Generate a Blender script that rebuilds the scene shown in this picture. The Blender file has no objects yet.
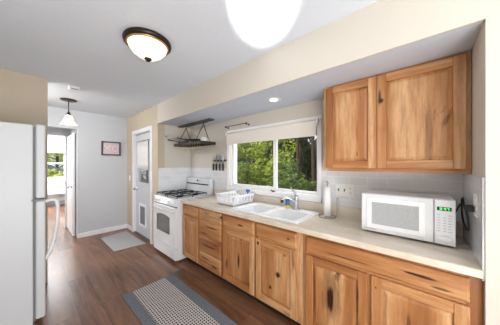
import bpy, bmesh, math, random
from mathutils import Vector, Matrix
random.seed(7)
R = math.radians
S = bpy.context.scene
COL = S.collection

# ------------------------------------------------------------------ camera
CAMH = 1.417
cam_d = bpy.data.cameras.new('camera')
cam = bpy.data.objects.new('camera', cam_d); COL.objects.link(cam)
cam_d.sensor_fit = 'HORIZONTAL'; cam_d.sensor_width = 36.0
cam_d.lens = 195.0 / 500.0 * 36.0
cam_d.shift_y = 1.8 / 500.0
cam_d.clip_start = 0.02; cam_d.clip_end = 200
cam.location = (0, 0, CAMH)
cam.rotation_euler = (R(90), 0, R(-48.5))
S.camera = cam

# ------------------------------------------------------------------ world, sun, flash, window light, added fill lamps, exposure
W = bpy.data.worlds.new('world'); S.world = W; W.use_nodes = True
bg = W.node_tree.nodes['Background']
bg.inputs['Color'].default_value = (0.80, 0.89, 1.0, 1); bg.inputs['Strength'].default_value = 1.0

def light(name, kind, loc, power, color=(1, 1, 1), direction=None, size=None, size_y=None, **kw):
    d = bpy.data.lights.new(name, kind); o = bpy.data.objects.new(name, d); COL.objects.link(o)
    o.location = loc; d.energy = power; d.color = color
    if direction is not None:
        o.rotation_euler = Vector(direction).to_track_quat('-Z', 'Y').to_euler()
    if kind == 'AREA':
        d.shape = 'RECTANGLE'; d.size = size; d.size_y = size_y or size
    for k, v in kw.items(): setattr(d, k, v)
    return o
light('sun', 'SUN', (-5, 3, 12), 6.0, (1, .93, .8), direction=(.70, -.20, -.62), angle=R(1.5))
light('rear_fill', 'AREA', (-0.1, -2.6, 1.3), 68, (1, .99, .97), direction=(.20, 1, .10), size=2.4, size_y=2.0)  # added fill from behind the camera
light('rear_upward_fill', 'AREA', (-.5, -1.0, .55), 46, (1, .99, .98), direction=(.25, .35, 1), size=1.2)  # added low fill aimed upward to brighten the ceiling, no such fixture
light('bounce_flash', 'SPOT', (-.12, -.16, 1.55), 300, (1, 1, 1), direction=(1.06, .88, .89), spot_size=R(16.5), spot_blend=.22, shadow_soft_size=.02)
light('window_daylight', 'AREA', (2.9, 1.50, 2.75), 60, (.97, .99, 1), direction=(-.8, 0, -1), size=1.5, size_y=.9)
light('far_room_side_fill', 'AREA', (-1.1, 8.0, 1.6), 150, (1, 1, 1), direction=(1, -.15, -.1), size=1.8, size_y=1.4)  # added side fill inside the far room, the left wall has no window
light('far_room_top_fill', 'AREA', (.3, 8.6, 2.40), 75, (1, 1, 1), direction=(0, -.2, -1), size=1.2, size_y=.8)  # added overhead fill for the far room, not an actual fixture
light('passage_fill', 'AREA', (-.30, 3.9, 2.40), 46, (1, 1, 1), direction=(.9, 0, -1), size=.7, size_y=.9)  # added fill to brighten the back wall and door, not an actual fixture

vs = S.view_settings
S.display_settings.display_device = 'sRGB'
vs.view_transform = 'Standard'; vs.look = 'None'; vs.exposure = 0.15; vs.gamma = 1.0; vs.use_curve_mapping = False

# ------------------------------------------------------------------ material helpers
def sl(c):
    f = lambda v: v / 12.92 if v <= .04045 else ((v + .055) / 1.055) ** 2.4
    return (f(c[0] / 255), f(c[1] / 255), f(c[2] / 255), 1)

class N:
    def __init__(s, name):
        s.m = bpy.data.materials.new(name); s.m.use_nodes = True
        s.t = s.m.node_tree; s.b = s.t.nodes['Principled BSDF']
    def n(s, k, **kw):
        x = s.t.nodes.new(k)
        for a, v in kw.items(): setattr(x, a, v)
        return x
    def l(s, a, b): s.t.links.new(a, b)
    def math(s, op, a, b=None, clamp=False):
        x = s.n('ShaderNodeMath', operation=op, use_clamp=clamp)
        for i, v in enumerate((a, b)):
            if v is None: continue
            if isinstance(v, (int, float)): x.inputs[i].default_value = v
            else: s.l(v, x.inputs[i])
        return x.outputs[0]
    def coords(s, scale=(1, 1, 1), rnd=0.0, loc=(0, 0, 0)):
        tc = s.n('ShaderNodeTexCoord'); out = tc.outputs['Object']
        if rnd:
            oi = s.n('ShaderNodeObjectInfo'); v = s.n('ShaderNodeVectorMath', operation='SCALE')
            c = s.n('ShaderNodeCombineXYZ')
            s.l(oi.outputs['Random'], c.inputs[0]); s.l(oi.outputs['Random'], c.inputs[1]); s.l(oi.outputs['Random'], c.inputs[2])
            s.l(c.outputs[0], v.inputs[0]); v.inputs['Scale'].default_value = rnd
            a = s.n('ShaderNodeVectorMath', operation='ADD'); s.l(out, a.inputs[0]); s.l(v.outputs[0], a.inputs[1]); out = a.outputs[0]
        mp = s.n('ShaderNodeMapping'); mp.inputs['Scale'].default_value = scale; mp.inputs['Location'].default_value = loc
        s.l(out, mp.inputs['Vector']); return mp.outputs[0]
    def noise(s, vec, scale, detail=4, rough=.55, dist=0.0):
        x = s.n('ShaderNodeTexNoise'); s.l(vec, x.inputs['Vector'])
        x.inputs['Scale'].default_value = scale; x.inputs['Detail'].default_value = detail
        x.inputs['Roughness'].default_value = rough; x.inputs['Distortion'].default_value = dist
        return x.outputs['Fac']
    def ramp(s, fac, stops, interp='LINEAR'):
        x = s.n('ShaderNodeValToRGB'); x.color_ramp.interpolation = interp
        e = x.color_ramp.elements
        while len(e) < len(stops): e.new(.5)
        for q, (p, c) in zip(e, stops): q.position = p; q.color = c
        s.l(fac, x.inputs[0]); return x.outputs[0]
    def mix(s, fac, a, b, mode='MIX'):
        x = s.n('ShaderNodeMix', data_type='RGBA', blend_type=mode)
        if isinstance(fac, (int, float)): x.inputs[0].default_value = fac
        else: s.l(fac, x.inputs[0])
        for i, v in ((6, a), (7, b)):
            if isinstance(v, tuple): x.inputs[i].default_value = v
            else: s.l(v, x.inputs[i])
        return x.outputs[2]
    def bump(s, h, strength, dist=.01):
        x = s.n('ShaderNodeBump'); x.inputs['Strength'].default_value = strength; x.inputs['Distance'].default_value = dist
        s.l(h, x.inputs['Height']); s.l(x.outputs[0], s.b.inputs['Normal'])
    def col(s, c):
        if isinstance(c, tuple): s.b.inputs['Base Color'].default_value = c
        else: s.l(c, s.b.inputs['Base Color'])
        return s
    def pr(s, rough=.5, metal=0, spec=.5, emit=None, es=0):
        s.b.inputs['Roughness'].default_value = rough; s.b.inputs['Metallic'].default_value = metal
        s.b.inputs['Specular IOR Level'].default_value = spec
        if emit: s.b.inputs['Emission Color'].default_value = emit; s.b.inputs['Emission Strength'].default_value = es
        return s

def plain(name, rgb, rough=.5, metal=0, spec=.5, var=.04, vscale=6, bump=0, bscale=60, emit=None, es=0):
    n = N(name); c = sl(rgb); v = n.coords((1, 1, 1))
    f = n.noise(v, vscale, 3)
    d = tuple(x * (1 - var) for x in c[:3]) + (1,)
    n.col(n.mix(f, c, d)); n.pr(rough, metal, spec, emit, es)
    if bump: n.bump(n.noise(v, bscale, 3), bump, .004)
    return n.m

def wood_mat(name, grain='Z', knots=(), seed=0.0, light_shift=0.0):
    """knotty hickory: pale tan sapwood, orange heartwood bands, dark streaks and knots"""
    n = N(name)
    a = {'Z': (1, 1, .10), 'Y': (1, .10, 1)}[grain]
    v = n.coords(a, rnd=9.0, loc=(seed, seed * 1.7, seed * .6))
    band = n.noise(v, 4.2, 3, .5, .55)
    base = n.ramp(band, [(.30, sl((128, 78, 44))), (.41, sl((178, 122, 75))), (.52, sl((202, 150, 100))), (.66, sl((224, 182, 136)))])
    fine = n.noise(v, 46, 5, .65, .2)
    base = n.mix(n.math('MULTIPLY', n.ramp(fine, [(.38, (1, 1, 1, 1)), (.60, (0, 0, 0, 1))]), .46), base, sl((148, 90, 48)))
    st = n.noise(v, 6.5, 6, .62, 1.3)
    base = n.mix(n.math('MULTIPLY', n.ramp(st, [(.625, (0, 0, 0, 1)), (.68, (1, 1, 1, 1))]), .66), base, sl((92, 48, 24)))
    tc = n.n('ShaderNodeTexCoord'); nz = n.noise(n.coords(a), 34, 5, .65, .8)
    for (x, y, z, ry, rz, amt) in knots:
        sb = n.n('ShaderNodeVectorMath', operation='SUBTRACT'); n.l(tc.outputs['Object'], sb.inputs[0]); sb.inputs[1].default_value = (x, y, z)
        ml = n.n('ShaderNodeVectorMath', operation='MULTIPLY'); n.l(sb.outputs[0], ml.inputs[0]); ml.inputs[1].default_value = (0, 1 / ry, 1 / rz)
        ln = n.n('ShaderNodeVectorMath', operation='LENGTH'); n.l(ml.outputs[0], ln.inputs[0])
        d = n.math('ADD', ln.outputs['Value'], n.math('MULTIPLY', n.math('SUBTRACT', nz, .5), 1.6))
        f = n.ramp(d, [(.45, (1, 1, 1, 1)), (1.0, (.28, .28, .28, 1)), ]) if False else n.math('MULTIPLY', n.math('SUBTRACT', 1.1, d), 1.8, clamp=True)
        base = n.mix(n.math('MULTIPLY', f, amt, clamp=True), base, sl((58, 30, 16)))
    n.col(base).pr(.38, 0, .45)
    n.bump(fine, .08, .002)
    return n.m

# ------------------------------------------------------------------ mesh helpers
def box(bm, x0, x1, y0, y1, z0, z1, mi=0):
    v = [bm.verts.new((x, y, z)) for x in (x0, x1) for y in (y0, y1) for z in (z0, z1)]
    fs = [(0, 1, 3, 2), (4, 6, 7, 5), (0, 4, 5, 1), (2, 3, 7, 6), (0, 2, 6, 4), (1, 5, 7, 3)]
    for f in fs:
        q = bm.faces.new([v[i] for i in f]); q.material_index = mi
    return v

def hexa(bm, pts, mi=0):   # eight points: bottom ring 0-3, top ring 4-7
    v = [bm.verts.new(p) for p in pts]
    for f in ((3, 2, 1, 0), (4, 5, 6, 7), (0, 1, 5, 4), (1, 2, 6, 5), (2, 3, 7, 6), (3, 0, 4, 7)):
        bm.faces.new([v[i] for i in f]).material_index = mi

def tube(bm, pts, r, seg=8, cap=True, mi=0):
    pts = [Vector(p) for p in pts]; rings = []
    up = Vector((0, 0, 1)); prev = None
    for i, p in enumerate(pts):
        d = (pts[min(i + 1, len(pts) - 1)] - pts[max(i - 1, 0)]).normalized()
        if prev is None:
            a = d.cross(up if abs(d.z) < .9 else Vector((1, 0, 0))).normalized()
        else:
            a = (prev - d * prev.dot(d)).normalized()
        prev = a; b = d.cross(a)
        rr = r[i] if isinstance(r, (list, tuple)) else r
        rings.append([bm.verts.new(p + a * rr * math.cos(2 * math.pi * k / seg) + b * rr * math.sin(2 * math.pi * k / seg)) for k in range(seg)])
    for q, w in zip(rings, rings[1:]):
        for k in range(seg):
            f = bm.faces.new((q[k], q[(k + 1) % seg], w[(k + 1) % seg], w[k])); f.smooth = True; f.material_index = mi
    if cap:
        bm.faces.new(rings[0][::-1]).material_index = mi; bm.faces.new(rings[-1]).material_index = mi

def lathe(bm, prof, c=(0, 0, 0), seg=32, rot=None, mi=0, flat=False):
    rings = []; c = Vector(c)
    for (r, z) in prof:
        ring = []
        n = 1 if r < 1e-6 else seg
        for k in range(n):
            p = Vector((r * math.cos(2 * math.pi * k / seg), r * math.sin(2 * math.pi * k / seg), z))
            if rot is not None: p = rot @ p
            ring.append(bm.verts.new(p + c))
        rings.append(ring)
    for q, w in zip(rings, rings[1:]):
        for k in range(seg):
            a = [q[k % len(q)], q[(k + 1) % len(q)], w[(k + 1) % len(w)], w[k % len(w)]]
            u = []
            for x in a:
                if x not in u: u.append(x)
            if len(u) > 2:
                f = bm.faces.new(u); f.smooth = not flat; f.material_index = mi

def curve_pts(pts, n=6):
    pts = [Vector(p) for p in pts]; out = []
    P = [pts[0]] + pts + [pts[-1]]
    for i in range(1, len(P) - 2):
        for k in range(n):
            t = k / n; a, b, c, d = P[i - 1], P[i], P[i + 1], P[i + 2]
            out.append(.5 * ((2 * b) + (c - a) * t + (2 * a - 5 * b + 4 * c - d) * t * t + (3 * b - a - 3 * c + d) * t ** 3))
    out.append(pts[-1]); return out

def build(name, bm, mats, parent=None, bevel=0, seg=2, fixn=True):
    if not isinstance(mats, (list, tuple)): mats = [mats]
    if fixn: bmesh.ops.recalc_face_normals(bm, faces=bm.faces)
    if parent is not None:
        off = Vector((0, 0, 0)); p = parent
        while p is not None: off += p.location; p = p.parent
        bmesh.ops.translate(bm, verts=bm.verts, vec=-off)
    me = bpy.data.meshes.new(name); bm.to_mesh(me); bm.free()
    for m in mats: me.materials.append(m)
    o = bpy.data.objects.new(name, me); COL.objects.link(o)
    if parent is not None: o.parent = parent
    if bevel:
        md = o.modifiers.new('bevel', 'BEVEL'); md.width = bevel; md.segments = seg; md.limit_method = 'ANGLE'; md.angle_limit = R(40)
    return o

def thing(name, label, cat, loc, group=None):
    o = bpy.data.objects.new(name, None); COL.objects.link(o); o.location = loc; o.empty_display_size = .05
    o['label'] = label; o['category'] = cat
    if group: o['group'] = group
    return o
def tag(o, label, cat, group=None, kind=None):
    o['label'] = label; o['category'] = cat
    if group: o['group'] = group
    if kind: o['kind'] = kind
    return o
def origin(o, loc):            # move the origin of a one-mesh thing to its base
    loc = Vector(loc); o.data.transform(Matrix.Translation(-loc)); o.location = loc; return o
def BM(): return bmesh.new()
def bx(name, dims, mat, parent=None, bevel=0):
    bm = BM(); box(bm, *dims); return build(name, bm, mat, parent, bevel)
def struct(name, bm, mat, bevel=0, parent=None, label=None):
    o = build(name, bm, mat, parent, bevel)
    if parent is None:
        o['kind'] = 'structure'
    if label: o['label'] = label
    return o
def dup(o, loc, parent=None):
    c = o.copy(); COL.objects.link(c)
    if parent is not None: c.parent = parent
    else: c.location = loc
    for ch in list(o.children):
        dup(ch, None, c)
    return c

# ------------------------------------------------------------------ key dimensions (metres)
XW, XA = 1.446, 2.073        # plane of the soffit face / plane of the window wall
YB = 4.94                    # back wall
YS, YE = 3.385, -.226        # side walls of the counter alcove
H, ZS = 2.44, 2.115
CT = .905                    # counter top
FX = 1.485                   # cabinet face
XU = 1.788

# ------------------------------------------------------------------ materials
def paint(name, rgb, b=.12, rough=.75, scale=38):
    n = N(name); v = n.coords()
    c = sl(rgb); n.col(n.mix(n.noise(v, 2.5, 3), c, tuple(x * .965 for x in c[:3]) + (1,))).pr(rough, 0, .25)
    n.bump(n.noise(v, scale, 4, .6), b, .01); return n.m
M = {}
M['ceil'] = paint('ceiling_paint', (230, 237, 247), .3, .62, 22)
M['beige'] = paint('beige_wall_paint', (214, 208, 197), .12)
M['tan'] = paint('tan_wall_paint', (200, 187, 167), .12)
M['grey'] = paint('pale_grey_wall_paint', (196, 199, 204), .10)
M['white'] = paint('white_wall_paint', (226, 229, 233), .05)
M['trim'] = plain('white_trim_paint', (232, 233, 235), .35, var=.02)
M['enamel'] = plain('white_enamel', (226, 229, 232), .18, var=.015)
M['fridge'] = plain('textured_white_fridge_panel', (206, 210, 214), .38, var=.02, bump=.10, bscale=160)
M['plastic'] = plain('white_plastic', (240, 241, 243), .4, var=.02)
M['black'] = plain('black_iron', (26, 26, 28), .5)
M['rubber'] = plain('black_rubber', (22, 22, 24), .6)
M['glassdark'] = plain('dark_oven_glass', (40, 42, 44), .22, spec=.3)
M['chrome'] = plain('chrome', (205, 207, 210), .12, metal=1)
M['steel'] = plain('brushed_steel', (170, 172, 175), .3, metal=1)
M['bronze'] = plain('dark_bronze', (52, 42, 36), .35, metal=.6)
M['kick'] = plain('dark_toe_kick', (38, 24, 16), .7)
M['gasket'] = plain('grey_gasket', (120, 122, 125), .7)
M['outlet'] = plain('outlet_plastic', (240, 240, 238), .35)
M['doorpaint'] = plain('light_grey_door_paint', (206, 210, 216), .4, var=.02)
M['shade'] = plain('ivory_roller_fabric', (236, 231, 222), .8, bump=.1, bscale=200)
M['ceramic'] = plain('white_sink_enamel', (244, 245, 246), .15, var=.01)
M['wood'] = wood_mat('hickory_upright', 'Z')
M['woodh'] = wood_mat('hickory_lengthwise', 'Y')

def tile_mat(name, axes):
    n = N(name); tc = n.n('ShaderNodeTexCoord'); sp = n.n('ShaderNodeSeparateXYZ'); n.l(tc.outputs['Object'], sp.inputs[0])
    cb = n.n('ShaderNodeCombineXYZ'); n.l(sp.outputs[axes], cb.inputs[0])
    n.l(n.math('ADD', sp.outputs[2], .002), cb.inputs[1])
    b = n.n('ShaderNodeTexBrick'); n.l(cb.outputs[0], b.inputs['Vector'])
    b.inputs['Color1'].default_value = sl((232, 234, 237)); b.inputs['Color2'].default_value = sl((224, 227, 231)); b.inputs['Mortar'].default_value = sl((248, 248, 248))
    b.inputs['Scale'].default_value = 1; b.inputs['Brick Width'].default_value = .1524; b.inputs['Row Height'].default_value = .0762
    b.inputs['Mortar Size'].default_value = .0022; b.inputs['Mortar Smooth'].default_value = .2
    n.col(b.outputs['Color']).pr(.16, 0, .5); n.bump(n.math('SUBTRACT', 1, b.outputs['Fac']), .4, .002); return n.m
M['tileY'] = tile_mat('white_subway_tile_long_wall', 1); M['tileX'] = tile_mat('white_subway_tile_short_wall', 0)

def counter_mat():
    n = N('beige_laminate'); v = n.coords((1, .45, 1)); a = n.noise(v, 5, 6, .62, 1.0)
    c = n.ramp(a, [(.30, sl((204, 190, 168))), (.5, sl((224, 213, 195))), (.68, sl((236, 228, 214)))])
    f = n.noise(n.coords(), 140, 2); c = n.mix(n.math('MULTIPLY', f, .2), c, sl((196, 178, 152)))
    n.col(c).pr(.28, 0, .5); return n.m
M['counter'] = counter_mat()

def floor_mat():
    n = N('brown_plank_floor'); tc = n.n('ShaderNodeTexCoord'); sp = n.n('ShaderNodeSeparateXYZ'); n.l(tc.outputs['Object'], sp.inputs[0])
    cb = n.n('ShaderNodeCombineXYZ'); n.l(sp.outputs[1], cb.inputs[0]); n.l(n.math('ADD', sp.outputs[0], 5.03), cb.inputs[1])
    b = n.n('ShaderNodeTexBrick'); n.l(cb.outputs[0], b.inputs['Vector']); b.offset = .37; b.offset_frequency = 2
    b.inputs['Scale'].default_value = 1; b.inputs['Brick Width'].default_value = 1.22; b.inputs['Row Height'].default_value = .178
    b.inputs['Mortar Size'].default_value = .0016; b.inputs['Bias'].default_value = 0
    b.inputs['Color1'].default_value = (0, 0, 0, 1); b.inputs['Color2'].default_value = (1, 1, 1, 1); b.inputs['Mortar'].default_value = (.2, .2, .2, 1)
    # grain stretched along Y, shifted per plank
    vm = n.n('ShaderNodeVectorMath', operation='MULTIPLY_ADD'); n.l(b.outputs['Color'], vm.inputs[0]); vm.inputs[1].default_value = (7, 7, 7); n.l(tc.outputs['Object'], vm.inputs[2])
    mp = n.n('ShaderNodeMapping'); mp.inputs['Scale'].default_value = (1, .12, 1); n.l(vm.outputs[0], mp.inputs['Vector'])
    g = n.noise(mp.outputs[0], 9, 6, .62, .9); g2 = n.noise(mp.outputs[0], 60, 4, .6)
    c = n.ramp(g, [(.28, sl((66, 42, 28))), (.45, sl((104, 70, 50))), (.60, sl((138, 98, 72))), (.75, sl((164, 124, 96)))])
    c = n.mix(n.math('MULTIPLY', g2, .30), c, sl((64, 42, 30)))
    c = n.mix(n.math('MULTIPLY', b.outputs['Color'], .45), c, sl((152, 112, 88)))
    c = n.mix(n.math('MULTIPLY', b.outputs['Fac'], .75), c, sl((48, 32, 24)))
    n.col(c).pr(.30, 0, .5); n.bump(g2, .06, .002)
    return n.m
M['floor'] = floor_mat()

def glass_mat(name='window_glass'):
    m = bpy.data.materials.new(name); m.use_nodes = True; t = m.node_tree; t.nodes.clear()
    o = t.nodes.new('ShaderNodeOutputMaterial'); mx = t.nodes.new('ShaderNodeMixShader'); tr = t.nodes.new('ShaderNodeBsdfTransparent'); gl = t.nodes.new('ShaderNodeBsdfGlossy')
    gl.inputs['Roughness'].default_value = .02; fr = t.nodes.new('ShaderNodeFresnel'); fr.inputs[0].default_value = 1.35
    ml = t.nodes.new('ShaderNodeMath'); ml.operation = 'MULTIPLY'; ml.inputs[1].default_value = .5
    t.links.new(fr.outputs[0], ml.inputs[0]); t.links.new(ml.outputs[0], mx.inputs[0]); t.links.new(tr.outputs[0], mx.inputs[1]); t.links.new(gl.outputs[0], mx.inputs[2]); t.links.new(mx.outputs[0], o.inputs[0])
    return m
M['glass'] = glass_mat()

# ================================================================== SETTING
bm = BM(); box(bm, -1.3, 2.21, -3.0, YS + .1, -.12, 0); box(bm, -1.3, XW + .12, YS + .1, YB + .12, -.12, 0); box(bm, -1.3, 1.35, YB + .12, 9.72, -.12, 0); struct('floor', bm, M['floor'])
bm = BM(); box(bm, -1.3, XW + .9, -3.0, YS + .1, H, H + .12); box(bm, -1.3, XW + .12, YS + .1, YB + .12, H, H + .12); box(bm, -1.3, 1.35, YB + .12, 9.72, H, H + .12); struct('ceiling', bm, M['ceil'])
# long beige wall: door opening, soffit face, and the piece right of the counter
DY0, DY1, DZ = 3.655, 4.505, 2.035
bm = BM()
box(bm, XW, XW + .12, YS, DY0, 0, H); box(bm, XW, XW + .12, DY1, YB, 0, H); box(bm, XW, XW + .12, DY0, DY1, DZ, H)
struct('wall_door_side', bm, M['tan'])
bm = BM(); box(bm, XW, XW + .02, YE, YS, ZS, H); struct('wall_soffit_face', bm, M['beige'])
bm = BM(); box(bm, XW, XW + .9, -3.0, YE, 0, H); struct('wall_right', bm, M['beige'])
bm = BM(); box(bm, XW + .02, XA + .12, YE, YS, ZS, ZS + .05); struct('ceiling_soffit', bm, paint('cool_grey_soffit_paint', (208, 216, 228), .12, .7, 22))
bm = BM(); box(bm, XW + .12, XA + .12, YS, YS + .10, 0, H); struct('wall_alcove_side', bm, M['beige'])
WY0, WY1, WZ0, WZ1 = .845, 2.245, 1.065, 1.885
bm = BM()
box(bm, XA, XA + .14, YE, WY0, 0, ZS); box(bm, XA, XA + .14, WY1, YS, 0, ZS)
box(bm, XA, XA + .14, WY0, WY1, 0, WZ0); box(bm, XA, XA + .14, WY0, WY1, WZ1, ZS)
struct('wall_window', bm, M['beige'])
# back wall with the opening to the far rooms
OPX = .605
bm = BM(); box(bm, OPX, XW + .12, YB, YB + .12, 0, H); box(bm, -.35, OPX, YB, YB + .12, 2.09, H); box(bm, -1.3, -.35, YB, YB + .12, 0, H)
struct('wall_back', bm, M['grey'])
bm = BM(); box(bm, -1.3, .144, 3.37, 3.49, 0, H); struct('wall_fridge_end', bm, M['tan'])
bm = BM(); box(bm, -1.3, -1.2, -3.0, 9.72, 0, H); struct('wall_left', bm, M['beige'])
# passage and far room
bm = BM(); box(bm, OPX, OPX + .1, YB + .12, 6.1, 0, H); struct('wall_passage', bm, M['white'])
bm = BM(); box(bm, .545, OPX, 6.0, 6.1, 0, H); box(bm, OPX + .1, 1.35, 6.0, 6.1, 0, H); box(bm, -.35, .545, 6.0, 6.1, 2.05, H); box(bm, -1.2, -.35, 6.0, 6.1, 0, H)
struct('wall_passage_end', bm, M['white'])
bm = BM(); box(bm, 1.25, 1.35, 6.1, 9.6, 0, H); struct('wall_far_right', bm, M['white'])
FX0, FX1, FZ0, FZ1 = -.15, .86, .93, 2.02
bm = BM(); box(bm, -1.2, FX0, 9.6, 9.72, 0, H); box(bm, FX1, 1.35, 9.6, 9.72, 0, H); box(bm, FX0, FX1, 9.6, 9.72, 0, FZ0); box(bm, FX0, FX1, 9.6, 9.72, FZ1, H)
struct('wall_far', bm, M['white'])
# trims: casing of inner doorway
bm = BM(); box(bm, .525, .598, 5.98, 6.0, 0, 2.12); box(bm, -.40, .525, 5.98, 6.0, 2.05, 2.12); struct('trim_1', bm, M['trim'], .004, label='white casing around the doorway to the far room')
# baseboards
bm = BM(); box(bm, OPX, XW, YB - .014, YB, 0, .088); struct('baseboard_back', bm, M['trim'], .004)
bm = BM(); box(bm, XW - .014, XW, DY1 + .075, YB - .014, 0, .088); struct('baseboard_door_side', bm, M['trim'], .004)
bm = BM(); box(bm, -1.2, 1.25, 9.58, 9.6, 0, .14); struct('baseboard_far', bm, plain('grey_baseboard_heater', (168, 172, 178), .5), .004)
# subway tile backsplash
TT = 1.354
bm = BM(); box(bm, XA - .008, XA, WY1 + .06, YS - .008, CT - .1, TT); box(bm, XA - .008, XA, YE + .008, WY0 - .04, CT - .1, TT); box(bm, XA - .008, XA, WY0 - .04, WY1 + .06, CT - .1, WZ0 - .05)
struct('trim_2', bm, M['tileY'], label='white subway tile backsplash along the window wall')
bm = BM(); box(bm, XW + .012, XA - .008, YS - .008, YS, .6, TT); struct('trim_3', bm, M['tileX'], label='white subway tile beside the stove')
bm = BM(); box(bm, XW + .012, XA - .008, YE, YE + .008, .85, TT); struct('trim_4', bm, M['tileX'], label='white subway tile on the return wall right of the microwave')

# kitchen window
bm = BM()
c0, c1 = XA - .018, XA
box(bm, c0, c1, WY1, WY1 + .055, WZ0 - .055, WZ1 + .055); box(bm, c0, c1, WY0 - .04, WY0, WZ0 - .055, WZ1 + .055)
box(bm, c0, c1, WY0, WY1, WZ1, WZ1 + .055); box(bm, c0 - .012, c1, WY0 - .04, WY1 + .055, WZ0 - .055, WZ0)
# jamb liners
box(bm, XA, XA + .14, WY0, WY0 + .012, WZ0, WZ1); box(bm, XA, XA + .14, WY1 - .012, WY1, WZ0, WZ1); box(bm, XA, XA + .14, WY0, WY1, WZ0, WZ0 + .012); box(bm, XA, XA + .14, WY0, WY1, WZ1 - .012, WZ1)
M['vinyl'] = plain('bright_white_vinyl', (248, 248, 248), .35, var=.01)
win = struct('window_1', bm, M['vinyl'], .003)
def ring(bm, x0, x1, y0, y1, z0, z1, w):
    box(bm, x0, x1, y0, y0 + w, z0, z1); box(bm, x0, x1, y1 - w, y1, z0, z1); box(bm, x0, x1, y0 + w, y1 - w, z0, z0 + w); box(bm, x0, x1, y0 + w, y1 - w, z1 - w, z1)
bm = BM(); ring(bm, XA + .02, XA + .05, 1.405, WY1 - .012, WZ0 + .012, WZ1 - .012, .045); build('window_sash', bm, M['vinyl'], win, .003)
bm = BM(); ring(bm, XA + .055, XA + .085, WY0 + .012, 1.45, WZ0 + .012, WZ1 - .012, .03); build('window_sash', bm, M['vinyl'], win, .003)
bm = BM(); box(bm, XA + .033, XA + .037, 1.45, WY1 - .04, WZ0 + .04, WZ1 - .04); build('window_pane', bm, M['glass'], win)
bm = BM(); box(bm, XA + .068, XA + .072, WY0 + .04, 1.45, WZ0 + .04, WZ1 - .04); build('window_pane', bm, M['glass'], win)
# far room window
bm = BM(); 
def ringY(bm, y0, y1, x0, x1, z0, z1, w):
    box(bm, x0, x0 + w, y0, y1, z0, z1); box(bm, x1 - w, x1, y0, y1, z0, z1); box(bm, x0 + w, x1 - w, y0, y1, z0, z0 + w); box(bm, x0 + w, x1 - w, y0, y1, z1 - w, z1)
ringY(bm, 9.575, 9.6, FX0 - .08, FX1 + .08, FZ0 - .08, FZ1 + .08, .085)
w2 = struct('window_2', bm, M['trim'], .003)
bm = BM(); ringY(bm, 9.63, 9.66, FX0, FX1, FZ0, 1.47, .04); build('window_sash', bm, M['trim'], w2)
bm = BM(); ringY(bm, 9.66, 9.69, FX0, FX1, 1.43, FZ1, .04); build('window_sash', bm, M['trim'], w2)
bm = BM(); box(bm, FX0 + .04, FX1 - .04, 9.643, 9.647, FZ0 + .04, 1.43); build('window_pane', bm, M['glass'], w2)
bm = BM(); box(bm, FX0 + .04, FX1 - .04, 9.673, 9.677, 1.47, FZ1 - .04); build('window_pane', bm, M['glass'], w2)

# back door (door_1): casing, leaf, glass, pet flap, knob
bm = BM()
cw = .072
box(bm, XW - .018, XW, DY0 - cw, DY0, 0, DZ + cw); box(bm, XW - .018, XW, DY1, DY1 + cw, 0, DZ + cw); box(bm, XW - .018, XW, DY0, DY1, DZ, DZ + cw)
box(bm, XW, XW + .12, DY0, DY0 + .014, 0, DZ); box(bm, XW, XW + .12, DY1 - .014, DY1, 0, DZ); box(bm, XW, XW + .12, DY0 + .014, DY1 - .014, DZ - .014, DZ)
door = struct('door_1', bm, M['trim'], .003)
LX0, LX1 = XW + .03, XW + .07
GY0, GY1, GZ0, GZ1 = 3.80, 4.33, 1.05, 1.86
a0, a1, t1 = DY0 + .018, DY1 - .018, DZ - .018
PY0, PY1, PZ0, PZ1 = 3.93, 4.29, .19, .64
bm = BM()
box(bm, LX0, LX1, a0, GY0, .02, t1); box(bm, LX0, LX1, GY1, a1, .02, t1); box(bm, LX0, LX1, GY0, GY1, GZ1, t1); box(bm, LX0, LX1, GY0, GY1, .02, GZ0)
leaf = build('door_leaf', bm, M['doorpaint'], door, .002)
bm = BM(); ring(bm, LX0 - .012, LX0, GY0 - .03, GY1 + .03, GZ0 - .03, GZ1 + .03, .035); build('glass_frame', bm, M['doorpaint'], leaf, .003)
bm = BM(); box(bm, LX0 + .015, LX0 + .02, GY0, GY1, GZ0, GZ1); build('door_glass', bm, M['glass'], leaf)
bm = BM(); ring(bm, LX0 - .016, LX0 - .0005, PY0, PY1, PZ0, PZ1, .05); pf = build('pet_door_frame', bm, M['plastic'], leaf, .004)
bm = BM(); box(bm, LX0 - .008, LX0 - .0008, PY0 + .05, PY1 - .05, PZ0 + .05, PZ1 - .05); o = build('pet_door_flap', bm, plain('grey_smoked_flap', (112, 116, 122), .3), leaf); o['label'] = 'dark translucent pet flap'
bm = BM(); rx = Matrix.Rotation(R(-90), 3, 'Y')
lathe(bm, [(0, 0), (.032, 0), (.032, .006), (.012, .012), (.012, .035), (.026, .042), (.030, .056), (.024, .068), (0, .072)], (LX0, 4.44, .915), 16, rx); o = build('door_knob', bm, M['chrome'], leaf); o['label'] = 'chrome door knob'
bm = BM(); box(bm, XW - .01, XW + .12, DY0, DY1, 0, .018); build('threshold', bm, plain('grey_threshold', (110, 105, 100), .4, metal=.5), door)
# shade in the gap at the door head, put in as a black strip
bm = BM(); box(bm, LX0 - .004, LX0 + .03, a0, a1, t1 + .001, t1 + .017); build('head_gap_shade', bm, M['rubber'], door)

# door_2: white leaf folded open against the passage wall
bm = BM(); box(bm, .555, .59, 5.12, 5.93, .012, 2.03); d2 = struct('door_2', bm, M['doorpaint'] if False else M['trim'], .003)
bm = BM(); lathe(bm, [(0, 0), (.03, 0), (.03, .006), (.011, .012), (.011, .04), (.026, .046), (.028, .06), (0, .07)], (.555, 5.21, .97), 14, rx); build('door_knob', bm, M['chrome'], d2)

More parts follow.
